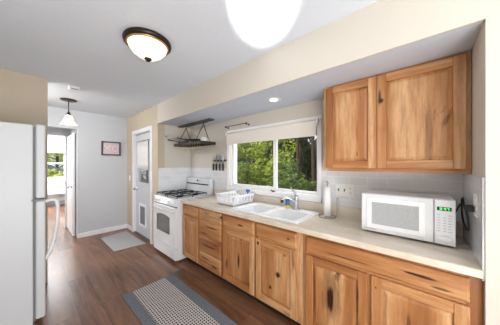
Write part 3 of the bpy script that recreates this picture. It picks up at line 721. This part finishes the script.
# ================================================================== MICROWAVE
mw = thing('microwave_oven', 'white countertop microwave with green clock near the right wall', 'microwave', (1.70, .10, CT))
mx0, mx1, my0, my1, mz0, mz1 = 1.715, 2.020, -.150, .352, CT + .012, CT + .293
bm = BM(); box(bm, mx0, mx1, my0, my1, mz0, mz1); build('housing', bm, M['enamel'], mw, .006, )
bm = BM(); dy = -.052                      # door spans from the left to the control panel
box(bm, mx0 - .022, mx0 - .0005, dy, my1, mz0 + .002, mz1 - .002)
mdoor = build('door', bm, M['enamel'], mw, .006)
bm = BM(); ring(bm, mx0 - .026, mx0 - .0222, -.012, .315, mz0 + .030, mz1 - .030, .030); build('window_frame', bm, M['plastic'], mdoor, .002)
def mesh_glass():
    n = N('grey_microwave_window'); n.col(n.ramp(n.noise(n.coords(), 400, 1), [(.4, sl((158, 160, 163))), (.6, sl((188, 190, 192)))])).pr(.2, 0, .5); return n.m
bm = BM(); box(bm, mx0 - .0238, mx0 - .0224, .019, .284, mz0 + .061, mz1 - .061); o = build('window', bm, mesh_glass(), mdoor); o['label'] = 'grey perforated door window'
bm = BM(); box(bm, mx0 - .022, mx0 - .0005, my0, dy - .004, mz0 + .002, mz1 - .002); pn = build('control_panel', bm, M['enamel'], mw, .004)
xf = mx0 - .0222
bm = BM(); box(bm, xf - .0015, xf, -.132, -.068, mz1 - .068, mz1 - .045); build('display', bm, M['rubber'], pn)
# 3:47 in green seven-segment style strokes
bm = BM(); x_ = xf - .0026
SEG = {'3': 'abgcd', '4': 'fgbc', '7': 'abc'}
def digit(bm, ch, yl, zb_, w, h, t=.0016):   # reads left to right towards -Y
    y = lambda u: yl - u
    R_ = {'a': (0, w, h - t, h), 'd': (0, w, 0, t), 'g': (0, w, h / 2 - t / 2, h / 2 + t / 2), 'b': (w - t, w, h / 2, h), 'c': (w - t, w, 0, h / 2), 'f': (0, t, h / 2, h), 'e': (0, t, 0, h / 2)}
    for s in SEG[ch]:
        a, b_, c, d_ = R_[s]; box(bm, x_, x_ + .0010, y(b_), y(a), zb_ + c, zb_ + d_)
for ch, yl in (('3', -.080), ('4', -.099), ('7', -.113)): digit(bm, ch, yl, mz1 - .0635, .009, .014, .0026)
box(bm, x_, x_ + .001, -.0945, -.0925, mz1 - .060, mz1 - .058); box(bm, x_, x_ + .001, -.0945, -.0925, mz1 - .054, mz1 - .052)
build('clock_digits', bm, plain('green_led', (90, 240, 120), .5, emit=(.15, 1, .3, 1), es=1.2), pn)
bm = BM()
kp = plain('grey_print', (176, 178, 180), .6)
for rr in range(7):
    for cc in range(3):
        if rr in (0,) and cc == 1: continue
        yy = -.074 - cc * .026; zz = mz1 - .096 - rr * .0165
        box(bm, xf - .0008, xf, yy - .0085, yy + .0085 - (.005 if cc == 1 else 0), zz - .0022, zz + .0022)
build('keypad', bm, kp, pn)
bm = BM(); rr_ = Matrix.Rotation(R(-90), 3, 'Y') @ Matrix.Diagonal((.62, 1, 1)).to_3x3(); lathe(bm, [(.034, 0), (.036, .001), (.034, .0025), (.032, .001), (0, .0015)], (xf + .0005, -.102, mz0 + .045), 28, rr_); build('door_release', bm, M['plastic'], pn)
bm = BM(); box(bm, xf - .0006, xf, .255, .335, mz0 + .018, mz0 + .024); build('small_print', bm, kp, mdoor)
for xx in (mx0 + .03, mx1 - .03):
    for yy in (my0 + .03, my1 - .03): bm = BM(); lathe(bm, [(0, 0), (.012, 0), (.012, .013), (0, .013)], (xx, yy, CT), 10); build('foot', bm, M['rubber'], mw)
# cord and plug
cd = thing('power_cord', 'black microwave cord plugged into the return wall outlet', 'cord', (1.65, YE + .02, CT))
bm = BM(); box(bm, 1.575, 1.612, YE + .0178, YE + .048, 1.160, 1.193); build('plug', bm, M['rubber'], cd, .004)
bm = BM(); tube(bm, curve_pts([(1.600, YE + .045, 1.178), (1.66, YE + .048, 1.185), (1.76, YE + .040, 1.205), (1.84, YE + .036, 1.19), (1.80, YE + .040, 1.10), (1.69, YE + .036, 1.04), (1.62, YE + .036, 1.06), (1.66, YE + .036, 1.13), (1.80, YE + .040, 1.17), (1.98, YE + .045, 1.10), (2.026, YE + .06, 1.03)], 6), .0048, 8); build('cable', bm, M['rubber'], cd)

# ================================================================== UPPER CABINET
u = thing('wall_cabinet', 'knotty wood upper cabinet with two raised panel doors above the microwave', 'cabinet', (1.93, .229, 1.358))
uy0, uy1, uz0, uz1 = YE + .002, .676, 1.358, ZS - .002
bm = BM(); box(bm, XU + .02, XA, uy0, uy1, uz0 + .012, uz1); build('cabinet_box', bm, M['wood'], u, .001)
bm = BM()
for s0, s1 in ((uy0, uy0 + .04), (uy1 - .04, uy1), (.235, .275)): box(bm, XU, XU + .02, s0, s1, uz0, uz1, 0)
for p, q in ((uy0 + .04, .235), (.275, uy1 - .04)):
    box(bm, XU, XU + .02, p, q, uz0, uz0 + .045, 1); box(bm, XU, XU + .02, p, q, uz1 - .045, uz1, 1)
build('face_frame', bm, [M['wood'], M['woodh']], u, .0015)
XD = XU - .0205
raised_door(u, .265, .652, uz0 + .028, uz1 - .018, XD, seed=21.2, knots=[(.40, 1.50, .006, .02, .7)])
raised_door(u, uy0 + .022, .262, uz0 + .028, uz1 - .018, XD, seed=25.5, knots=[(.235, 1.90, .018, .026, 1.2), (.243, 1.93, .010, .075, .9), (-.03, 1.62, .022, .24, .42), (.13, 1.372, .02, .005, .8)])

# ================================================================== STOVE
gx0, gx1, gy0, gy1 = 1.405, 2.05, 2.628, 3.368
st = thing('gas_range', 'white freestanding gas range between the back door and the cabinets', 'stove', ((gx0 + gx1) / 2, 3.0, 0))
bm = BM(); box(bm, gx0, gx1, gy0, gy1, .03, .895); build('body', bm, M['enamel'], st, .004)
for xx in (gx0 + .06, gx1 - .06):
    for yy in (gy0 + .05, gy1 - .05): bm = BM(); lathe(bm, [(0, 0), (.018, 0), (.014, .03), (0, .03)], (xx, yy, 0), 10); build('foot', bm, M['rubber'], st)
bm = BM(); box(bm, gx0 - .025, gx1 - .075, gy0 - .002, gy1 + .002, .8955, .915); build('cooktop', bm, M['enamel'], st, .006)
bm = BM(); hexa(bm, [(gx0 - .030, gy0, .805), (gx0 - .030, gy1, .805), (gx0 - .0005, gy1, .805), (gx0 - .0005, gy0, .805), (gx0 - .012, gy0, .894), (gx0 - .012, gy1, .894), (gx0 - .0005, gy1, .894), (gx0 - .0005, gy0, .894)])
cp = build('control_panel', bm, M['enamel'], st, .004)
rk = Matrix.Rotation(R(-80), 3, 'Y')
for yy in (2.72, 2.83, 3.17, 3.28):
    bm = BM(); lathe(bm, [(0, .030), (.016, .029), (.018, .024), (.022, .004), (.024, 0)], (gx0 - .021, yy, .85), 16, rk); box(bm, gx0 - .056, gx0 - .03, yy - .004, yy + .004, .835, .872); build('knob', bm, M['plastic'], cp, .001)
# vent slot line and oven door
bm = BM(); box(bm, gx0 - .012, gx0 - .0005, gy0 + .01, gy1 - .01, .788, .803); build('vent_strip', bm, M['glassdark'], st)
bm = BM(); box(bm, gx0 - .034, gx0 - .0005, gy0 + .003, gy1 - .003, .205, .785); od = build('oven_door', bm, M['enamel'], st, .006)
bm = BM()
nx = gx0 - .0365; pts = []
w0, w1, h0, h1 = 2.80, 3.235, .375, .645
ringp = [(w0, h0), (w1, h0), (w1, h1 - .02)] + [(w1 - (w1 - w0) * k / 8, h1 - .02 + .028 * math.sin(math.pi * k / 8)) for k in range(1, 8)] + [(w0, h1 - .02)]
fa = [bm.verts.new((nx, y, z)) for y, z in ringp]; fb = [bm.verts.new((nx + .003, y, z)) for y, z in ringp]
bm.faces.new(fa); bm.faces.new(fb)
for k in range(len(fa)): bm.faces.new((fa[k], fa[(k + 1) % len(fa)], fb[(k + 1) % len(fa)], fb[k]))
o = build('oven_window', bm, M['glassdark'], od); o['label'] = 'dark glass oven window'
bm = BM(); tube(bm, curve_pts([(gx0 - .034, gy0 + .05, .735), (gx0 - .065, gy0 + .085, .738), (gx0 - .082, 3.0, .745), (gx0 - .065, gy1 - .085, .738), (gx0 - .034, gy1 - .05, .735)], 6), .012, 10); build('handle', bm, M['enamel'], od)
bm = BM(); box(bm, gx0 - .030, gx0 - .0005, gy0 + .003, gy1 - .003, .035, .195); dr = build('drawer', bm, M['enamel'], st, .006)
bm = BM(); box(bm, gx0 - .040, gx0 - .0298, gy0 + .12, gy1 - .12, .135, .160); build('drawer_grip', bm, M['enamel'], dr, .004)
# backguard
bm = BM()
hexa(bm, [(gx1 - .085, gy0, .896), (gx1 - .085, gy1, .896), (gx1, gy1, .896), (gx1, gy0, .896), (gx1 - .062, gy0, 1.175), (gx1 - .062, gy1, 1.175), (gx1, gy1, 1.175), (gx1, gy0, 1.175)])
bgd = build('backguard', bm, M['enamel'], st, .018)
bm = BM(); hexa(bm, [(gx1 - .0835, gy0 + .05, 1.062), (gx1 - .0835, gy1 - .03, 1.062), (gx1 - .06, gy1 - .03, 1.062), (gx1 - .06, gy0 + .05, 1.062), (gx1 - .0815, gy0 + .05, 1.080), (gx1 - .0815, gy1 - .03, 1.080), (gx1 - .06, gy1 - .03, 1.080), (gx1 - .06, gy0 + .05, 1.080)]); build('vent_slot', bm, M['glassdark'], bgd)
bm = BM(); lathe(bm, [(.016, 0), (.014, .012), (0, .013)], (gx1 - .068, 2.99, 1.130), 14, rk); build('timer_knob', bm, M['rubber'], bgd)
for zz in (1.118, 1.135): bx('button', (gx1 - .0700, gx1 - .0675, 2.925, 2.945, zz, zz + .006), M['gasket'], bgd)
# burners and grates
for (bx_, by_) in ((1.53, 2.81), (1.53, 3.18), (1.80, 2.81), (1.80, 3.18)):
    bm = BM(); lathe(bm, [(.055, 0), (.05, .010), (.038, .012), (.038, .022), (.03, .026), (0, .026)], (bx_, by_, .915), 20); build('burner', bm, M['black'], st)
for gy in (2.81, 3.18):
    bm = BM(); zg = .950; a, b_ = 1.415, 1.925
    y0, y1 = gy - .15, gy + .15; t_ = .006
    P = lambda *q: tube(bm, list(q), t_, 6)
    P((a, y0, zg), (b_, y0, zg)); P((a, y1, zg), (b_, y1, zg)); P((a, y0, zg), (a, y1, zg)); P((b_, y0, zg), (b_, y1, zg)); P(((a + b_) / 2, y0, zg), ((a + b_) / 2, y1, zg))
    for bx_ in (1.53, 1.80):
        for s in (-1, 1):
            P((bx_, gy + s * .15, zg), (bx_, gy + s * .05, zg + .010), (bx_, gy + s * .03, zg + .006)); P((bx_ + s * .12, gy, zg), (bx_ + s * .05, gy, zg + .010), (bx_ + s * .03, gy, zg + .006))
    for xx in (a, (a + b_) / 2, b_):
        for yy in (y0, y1): P((xx, yy, zg), (xx, yy, .916))
    build('grate', bm, M['black'], st)

# ================================================================== FRIDGE
fy0, fy1 = 2.50, 3.25
fr = thing('refrigerator', 'white top freezer refrigerator at the left with a bowed handle', 'refrigerator', (-.28, 2.87, 0))
bm = BM(); box(bm, -.64, .020, fy0, fy1, .03, 1.757); build('cabinet', bm, M['fridge'], fr, .008)
bm = BM(); box(bm, .0205, .034, fy0 + .012, fy1 - .012, .06, 1.74); build('gasket', bm, M['gasket'], fr)
bm = BM(); box(bm, .0345, .094, fy0, fy1, 1.118, 1.765); build('freezer_door', bm, M['fridge'], fr, .012)
bm = BM(); box(bm, .0345, .094, fy0, fy1, .07, 1.100); fd = build('refrigerator_door', bm, M['fridge'], fr, .012)
bm = BM(); box(bm, .010, .085, fy0 - .012, fy0 + .05, 1.1035, 1.1145); o = build('hinge_plate', bm, plain('dark_hinge_metal', (92, 94, 98), .4, metal=.7), fr); o['label'] = 'dark metal hinge between the doors'
bm = BM(); tube(bm, curve_pts([(.094, fy0 + .035, 1.085), (.140, fy0 + .035, 1.095), (.168, fy0 + .035, 1.07), (.172, fy0 + .035, .98), (.166, fy0 + .035, .86), (.146, fy0 + .035, .72), (.118, fy0 + .035, .62), (.094, fy0 + .035, .565)], 6), .015, 10); build('handle', bm, M['enamel'], fd)
bm = BM(); box(bm, -.60, .03, fy0 + .03, fy1 - .03, 0, .03); build('base_grille', bm, M['gasket'], fr)

# ================================================================== WINDOW SHADE, ROD
s = thing('roller_shade', 'ivory roller shade pulled down over the top of the kitchen window', 'window shade', (XA - .05, 1.53, 1.72))
bm = BM(); box(bm, XA - .062, XA - .0185, .835, 2.262, 1.862, 1.905) if False else tube(bm, [(XA - .045, .84, 1.875), (XA - .045, 2.262, 1.875)], .022, 14); build('roller', bm, M['shade'], s)
bm = BM(); box(bm, XA - .068, XA - .066, .845, 2.255, 1.735, 1.88); build('fabric', bm, M['shade'], s)
bm = BM(); box(bm, XA - .072, XA - .062, .845, 2.255, 1.718, 1.738); build('hem_bar', bm, M['shade'], s, .002)
bx('bracket', (XA - .072, XA - .0185, .826, .840, 1.85, 1.905), M['trim'], s); bx('bracket', (XA - .072, XA - .0185, 2.262, 2.276, 1.85, 1.905), M['trim'], s)
rd = thing('curtain_rod', 'thin dark swing arm curtain rod above the left end of the window', 'curtain rod', (XA, 2.06, 1.98))
bm = BM(); tube(bm, [(XA - .06, 2.30, 1.995), (XA - .06, 1.84, 1.995)], .0045, 8); build('rod', bm, M['bronze'], rd)
for yy in (2.285, 1.855):
    bm = BM(); tube(bm, [(XA, yy, 1.985), (XA - .06, yy, 1.992)], .005, 8); lathe(bm, [(0, .004), (.012, .004), (.014, 0)], (XA, yy, 1.985), 12, rx); tube(bm, [(XA - .06, yy, 1.975), (XA - .06, yy, 2.008)], .006, 8); build('bracket', bm, M['bronze'], rd)

# door curtain: white lace
def lace():
    m = bpy.data.materials.new('white_lace'); m.use_nodes = True; t = m.node_tree; b_ = t.nodes['Principled BSDF']
    b_.inputs['Base Color'].default_value = sl((244, 244, 244)); b_.inputs['Roughness'].default_value = .9
    tr = t.nodes.new('ShaderNodeBsdfTranslucent'); tr.inputs[0].default_value = sl((250, 250, 250)); mx = t.nodes.new('ShaderNodeMixShader'); mx.inputs[0].default_value = .25
    t.links.new(b_.outputs[0], mx.inputs[1]); t.links.new(tr.outputs[0], mx.inputs[2])
    tc = t.nodes.new('ShaderNodeTexCoord'); ns = t.nodes.new('ShaderNodeTexNoise'); ns.inputs['Scale'].default_value = 35; t.links.new(tc.outputs['Object'], ns.inputs['Vector'])
    rp = t.nodes.new('ShaderNodeValToRGB'); rp.color_ramp.elements[0].position = .60; rp.color_ramp.elements[1].position = .75; rp.color_ramp.elements[1].color = (.25, .25, .25, 1); t.links.new(ns.outputs['Fac'], rp.inputs[0])
    ts = t.nodes.new('ShaderNodeBsdfTransparent'); m2 = t.nodes.new('ShaderNodeMixShader'); t.links.new(rp.outputs[0], m2.inputs[0]); t.links.new(mx.outputs[0], m2.inputs[1]); t.links.new(ts.outputs[0], m2.inputs[2])
    t.links.new(m2.outputs[0], t.nodes['Material Output'].inputs[0]); return m
LACE = lace()
cu = thing('door_curtain', 'white lace curtain over the upper glass of the back door', 'curtain', (LX0 - .03, 4.06, 1.27))
bm = BM()
n_ = 60; rows = [1.865, 1.65, 1.45, 1.30]
V = []
for z in rows:
    V.append([bm.verts.new((LX0 - .026 + .007 * math.sin(k * .95) * (.4 + (1.9 - z)), 3.80 + .54 * k / n_, z + (.012 * abs(math.sin(k * .5)) if z < 1.31 else 0))) for k in range(n_ + 1)])
for p, q in zip(V, V[1:]):
    for k in range(n_): f = bm.faces.new((p[k], p[k + 1], q[k + 1], q[k])); f.smooth = True
cl = build('lace_panel', bm, LACE, cu); md = cl.modifiers.new('solid', 'SOLIDIFY'); md.thickness = .001
bm = BM(); tube(bm, [(LX0 - .026, 3.77, 1.872), (LX0 - .026, 4.37, 1.872)], .005, 8); tube(bm, [(LX0 - .026, 3.78, 1.872), (LX0 - .013, 3.78, 1.872)], .004, 6); tube(bm, [(LX0 - .026, 4.36, 1.872), (LX0 - .013, 4.36, 1.872)], .004, 6); o = build('curtain_rod', bm, M['bronze'], cu); o['label'] = 'dark curtain rod'
# far room shade
s = thing('roller_shade', 'white shade over the upper part of the far room window', 'window shade', (.36, 9.55, 1.82))
bm = BM(); box(bm, FX0 - .02, FX1 + .02, 9.565, 9.570, 1.82, 2.08); build('fabric', bm, M['plastic'], s)
bm = BM(); tube(bm, [(FX0 - .02, 9.55, 2.09), (FX1 + .02, 9.55, 2.09)], .022, 10); build('roller', bm, M['plastic'], s)
dk = thing('desk', 'white desk under the far room window', 'desk', (.5, 9.3, 0))
bm = BM(); box(bm, -.6, 1.25, 9.0, 9.56, .84, .87); build('desktop', bm, M['trim'], dk, .003)
bm = BM(); box(bm, -.56, 1.21, 9.03, 9.05, .44, .84); build('modesty_panel', bm, M['trim'], dk, .003)
for xx in (-.56, 1.17):
    for yy in (9.05, 9.5): bx('leg', (xx, xx + .04, yy, yy + .04, 0, .84), M['trim'], dk)

# ================================================================== POT RACK
pk = thing('pot_rack', 'dark hanging pot rack suspended from the soffit above the stove', 'pot rack', (1.83, 2.9, ZS))
tx0, tx1, ty0, ty1, tz = 1.68, 1.97, 2.47, 3.27, 1.742
bm = BM(); box(bm, 1.795, 1.885, 2.40, 3.36, ZS - .022, ZS - .0005); box(bm, 1.80, 1.88, 2.55, 3.2, ZS - .030, ZS - .022); build('ceiling_plate', bm, plain('weathered_grey_wood', (88, 88, 86), .7, var=.3), pk, .002)
bm = BM()
box(bm, tx0, tx0 + .012, ty0, ty1, tz - .012, tz + .030); box(bm, tx1 - .012, tx1, ty0, ty1, tz - .012, tz + .030)
box(bm, tx0 + .012, tx1 - .012, ty0, ty0 + .012, tz - .012, tz + .030); box(bm, tx0 + .012, tx1 - .012, ty1 - .012, ty1, tz - .012, tz + .030)
build('tray_frame', bm, plain('dark_brown_rack_wood', (56, 42, 34), .6, var=.3), pk, .002)
bm = BM()
for k in range(17): yy = ty0 + .03 + (ty1 - ty0 - .06) * k / 16; tube(bm, [(tx0 + .01, yy, tz - .002), (tx1 - .01, yy, tz - .002)], .003, 6)
build('grid', bm, M['black'], pk)
for yy in (2.62, 3.14):
    bm = BM(); ax = 1.84
    tube(bm, [(ax, yy, ZS - .028), (ax, yy, ZS - .065)], .006, 6)
    tube(bm, [(ax, yy, ZS - .06), (tx0 + .006, yy, tz + .03)], .006, 8); tube(bm, [(ax, yy, ZS - .06), (tx1 - .006, yy, tz + .03)], .006, 8)
    build('hanger', bm, M['bronze'], pk)
hk = None
wire = plain('brass_wire', (186, 164, 120), .35, metal=.7)
for k in range(8):
    yy = 2.53 + k * .07
    if hk is None:
        bm = BM(); tube(bm, curve_pts([(0, 0, .006), (.006, 0, .0), (0, 0, -.03), (-.004, 0, -.07), (.012, 0, -.09), (.026, 0, -.078), (.028, 0, -.065)], 4), .0028, 6)
        hk = build('hook', bm, wire); hk.location = (tx0 + .03, yy, tz - .012); o = hk
    else:
        o = hk.copy(); COL.objects.link(o); o.location = (tx0 + .03, yy, tz - .012)
    tag(o, 'thin brass hook hanging under the pot rack', 'hook', 'hooks under the pot rack')
# pans on the rack
def pan(name, label, cx, cy, rad, hgt, ang, mat, hl, lift=.003, tilt=0.10):
    z = tz + lift; p = thing(name, label, 'pan', (cx, cy, z), 'pans on the pot rack')
    bm = BM(); lathe(bm, [(0, 0), (rad * .82, 0), (rad * .9, .006), (rad, hgt), (rad - .004, hgt), (rad * .86, .01), (0, .006)], (cx, cy, z), 28); build('pan_body', bm, mat, p)
    c, s_ = math.cos(R(ang)), math.sin(R(ang))
    bm = BM(); tube(bm, [(cx + c * (rad - .004), cy + s_ * (rad - .004), z + hgt * .8), (cx + c * (rad + .05), cy + s_ * (rad + .05), z + hgt * .8 + .02), (cx + c * (rad + hl), cy + s_ * (rad + hl), z + hgt * .8 + .02 + tilt * hl)], [.008, .008, .011], 8); build('pan_handle', bm, mat if mat is not M['steel'] else M['steel'], p)
    return p
pan('frying_pan', 'black frying pan at the bottom of the stack at the left end of the rack', 1.81, 3.08, .125, .060, 150, M['black'], .17)
pan('saucepan', 'steel saucepan stacked in the black frying pan on the rack, handle pointing left', 1.80, 3.06, .095, .095, 138, M['steel'], .26, .012, .18)
pan('frying_pan', 'large black skillet lying in the middle of the rack', 1.82, 2.80, .130, .075, 118, M['black'], .22, .003, .2)
bm = BM(); lathe(bm, [(0, 0), (.05, 0), (.055, .01), (.056, .105), (.052, .105), (.05, .012), (0, .006)], (1.85, 2.62, tz + .002), 24); tube(bm, curve_pts([(1.85 + .054, 2.62, tz + .09), (1.85 + .082, 2.62, tz + .085), (1.85 + .08, 2.62, tz + .045), (1.85 + .053, 2.62, tz + .035)], 4), .005, 6)
o = build('white_pot', bm, M['ceramic']); origin(o, (1.85, 2.62, tz + .002)); tag(o, 'small white enamel pot at the right end of the rack', 'pot')

# ================================================================== KNIVES on magnetic strip
ks = bx('magnetic_strip', (XA - .018, XA, 2.335, 2.665, 1.462, 1.492), M['bronze'], None, .002); origin(ks, (XA, 2.5, 1.462)); tag(ks, 'dark magnetic knife strip on the wall left of the window', 'knife strip')
hm = plain('black_knife_handle', (30, 26, 24), .45)
for k, (yy, L, lab) in enumerate(((2.635, .13, 'small knife on the magnetic strip, farthest from the window'), (2.56, .165, 'second knife from the left on the magnetic strip'), (2.475, .15, 'third knife from the left on the magnetic strip'), (2.395, .19, 'broad knife on the magnetic strip, nearest the window'))):
    kn = thing('kitchen_knife', lab, 'knife', (XA - .024, yy, 1.30), 'knives on the magnetic strip')
    bm = BM(); w = .012 + .003 * k; zb_ = 1.425
    pr2 = [(-w, zb_), (w, zb_), (w, zb_ + L * .7), (w * .3, zb_ + L), (-w, zb_ + L * .88)]
    A = [bm.verts.new((XA - .0205, yy + p, z)) for p, z in pr2]; B = [bm.verts.new((XA - .0185, yy + p, z)) for p, z in pr2]
    bm.faces.new(A); bm.faces.new(B)
    for i in range(5): bm.faces.new((A[i], A[(i + 1) % 5], B[(i + 1) % 5], B[i]))
    build('blade', bm, M['steel'], kn)
    bm = BM(); box(bm, XA - .030, XA - .012, yy - .013, yy + .013, 1.315, 1.425); build('handle', bm, hm, kn, .004)

# ================================================================== PICTURE
pc = thing('framed_print', 'black framed pink print reading XO on the grey back wall', 'picture', (1.14, YB, 1.60))
qx0, qx1, qz0, qz1 = .975, 1.315, 1.605, 1.895
bm = BM(); ringY(bm, YB - .022, YB - .001, qx0, qx1, qz0, qz1, .026); build('frame', bm, plain('dark_grey_frame', (58, 56, 58), .5), pc, .002)
bm = BM(); box(bm, qx0 + .02, qx1 - .02, YB - .010, YB - .002, qz0 + .02, qz1 - .02); o = build('print', bm, plain('pale_pink_paper', (208, 190, 196), .8), pc); o['label'] = 'pale pink print'
bm = BM(); zc = (qz0 + qz1) / 2; yy = YB - .0115
for s_ in (-1, 1):
    cx = 1.075; tube(bm, [(cx - .055, yy, zc - s_ * .065), (cx + .055, yy, zc + s_ * .065)], .0055, 6)
tube(bm, [(1.215 + .048 * math.cos(a * math.pi / 16), yy, zc + .062 * math.sin(a * math.pi / 16)) for a in range(33)], .0055, 6, cap=False)
build('lettering', bm, plain('white_letters', (236, 228, 230), .7), pc)

# ================================================================== RUGS
def mat_grey():
    n = N('pale_grey_woven_mat'); v = n.coords((1, 1, 1)); f = n.noise(v, 120, 3); g_ = n.noise(v, 4, 3)
    n.col(n.mix(g_, n.ramp(f, [(.35, sl((150, 150, 150))), (.65, sl((188, 187, 186)))]), sl((172, 171, 170)))).pr(.95, 0, .1); n.bump(f, .3, .004); return n.m
bm = BM(); hexa(bm, [(.905, 3.735, .0005), (1.372, 3.70, .0005), (1.355, 4.70, .0005), (.895, 4.60, .0005), (.905, 3.735, .009), (1.372, 3.70, .009), (1.355, 4.70, .009), (.895, 4.60, .009)])
o = build('door_mat', bm, mat_grey(), None, .003); origin(o, (1.13, 4.19, 0)); tag(o, 'plain pale grey mat on the floor in front of the back door', 'rug')
def rug_mat():
    n = N('checked_rug_weave'); tc = n.n('ShaderNodeTexCoord'); sp = n.n('ShaderNodeSeparateXYZ'); n.l(tc.outputs['Object'], sp.inputs[0])
    X, Y = sp.outputs[0], sp.outputs[1]
    wx = n.math('FRACT', n.math('MULTIPLY', X, 1 / .0225)); wy = n.math('FRACT', n.math('MULTIPLY', Y, 1 / .028))
    a = n.math('GREATER_THAN', wx, .38); b_ = n.math('GREATER_THAN', wy, .36)
    f = n.math('MULTIPLY', a, b_)
    nz = n.noise(n.coords(), 9, 3); dark = n.mix(nz, sl((52, 50, 54)), sl((86, 82, 82)))
    c = n.mix(f, sl((206, 203, 200)), dark)
    n.col(c).pr(.95, 0, .1); n.bump(n.noise(n.coords(), 150, 2), .3, .003); return n.m
rg = thing('runner_rug', 'grey bordered runner rug with small dark checks in front of the cabinets', 'rug', (.94, 1.65, 0))
bm = BM(); box(bm, .745, 1.112, .905, 2.405, .0008, .0085); build('field', bm, rug_mat(), rg)
bm = BM(); gb = N('blue_grey_border'); ff = gb.noise(gb.coords((1, 1, 1)), 110, 3); gb.col(gb.ramp(ff, [(.35, sl((96, 102, 110))), (.65, sl((134, 140, 146)))])).pr(.95, 0, .1); gb.bump(ff, .4, .004)
box(bm, .655, .745, .895, 2.415, .0006, .0095); box(bm, 1.112, 1.215, .895, 2.415, .0006, .0095); build('border', bm, gb.m, rg, .003)

# ================================================================== LAMPS
def glow(name, rgb, es, rough=.4):
    n = N(name); n.col(sl(rgb)).pr(rough); n.b.inputs['Emission Color'].default_value = sl(rgb); n.b.inputs['Emission Strength'].default_value = es; return n.m
lx, ly = .655, 1.715
l = thing('ceiling_light', 'round flush ceiling light with bronze rim and cream glass bowl', 'ceiling light', (lx, ly, H))
bm = BM(); lathe(bm, [(0, 0), (.178, 0), (.182, -.012), (.178, -.028), (.168, -.036), (.150, -.036), (.150, -.02), (0, -.02)], (lx, ly, H - .0005), 48); build('rim', bm, M['bronze'], l)
bm = BM(); lathe(bm, [(.160, -.030), (.160, -.037), (.149, -.045), (.146, -.037)], (lx, ly, H), 48); build('inner_ring', bm, plain('gold_ring', (196, 160, 104), .3, metal=.6), l)
bm = BM(); lathe(bm, [(.148, -.036), (.140, -.062), (.112, -.098), (.07, -.128), (.028, -.142), (0, -.144)], (lx, ly, H), 48); build('glass_bowl', bm, glow('cream_lit_glass', (255, 238, 206), 1.5, .3), l)
bm = BM(); lathe(bm, [(0, -.140), (.028, -.141), (.030, -.148), (.018, -.156), (.012, -.166), (0, -.170)], (lx, ly, H), 20); build('finial', bm, M['bronze'], l)
pxx, pyy = .41, 4.20
l = thing('pendant_light', 'small pendant lamp with white glass shade near the passage opening', 'pendant light', (pxx, pyy, H))
bm = BM(); lathe(bm, [(0, 0), (.102, 0), (.102, -.010), (.090, -.018), (.02, -.024), (0, -.024)], (pxx, pyy, H - .0005), 40); build('canopy', bm, M['bronze'], l)
bm = BM(); tube(bm, [(pxx, pyy, H - .02), (pxx, pyy, 2.235)], .007, 8); build('rod', bm, M['bronze'], l)
bm = BM(); lathe(bm, [(0, .052), (.016, .050), (.022, .03), (.034, .0), (0, .0)], (pxx, pyy, 2.195), 20); build('socket_cap', bm, M['bronze'], l)
bm = BM(); lathe(bm, [(.024, .150), (.040, .138), (.052, .105), (.064, .062), (.084, .025), (.106, .0), (.102, .0), (.080, .022), (.060, .06), (.048, .105), (.024, .14)], (pxx, pyy, 2.047), 40); build('lamp_shade', bm, glow('white_lit_glass_shade', (255, 240, 198), 1.0, .3), l)
cxx, cyy = 1.747, 1.20
l = thing('recessed_light', 'round recessed light in the soffit above the sink', 'ceiling light', (cxx, cyy, ZS))
bm = BM(); lathe(bm, [(.045, -.001), (.045, -.006), (.072, -.005), (.075, -.0006)], (cxx, cyy, ZS), 36); build('trim_ring', bm, M['trim'], l)
bm = BM(); lathe(bm, [(0, -.004), (.046, -.004), (.046, -.001)], (cxx, cyy, ZS), 30); build('lens', bm, glow('lit_lens', (255, 250, 240), 3.0), l)
smx, smy = .392, 3.46
l = thing('smoke_detector', 'square white smoke detector on the ceiling between the two lamps', 'smoke detector', (smx, smy, H))
bm = BM(); box(bm, smx - .055, smx + .055, smy - .07, smy + .07, H - .034, H - .0005); build('housing', bm, M['plastic'], l, .012)
bm = BM(); box(bm, smx - .03, smx + .03, smy - .05, smy - .03, H - .037, H - .0335); build('vent', bm, M['gasket'], l)
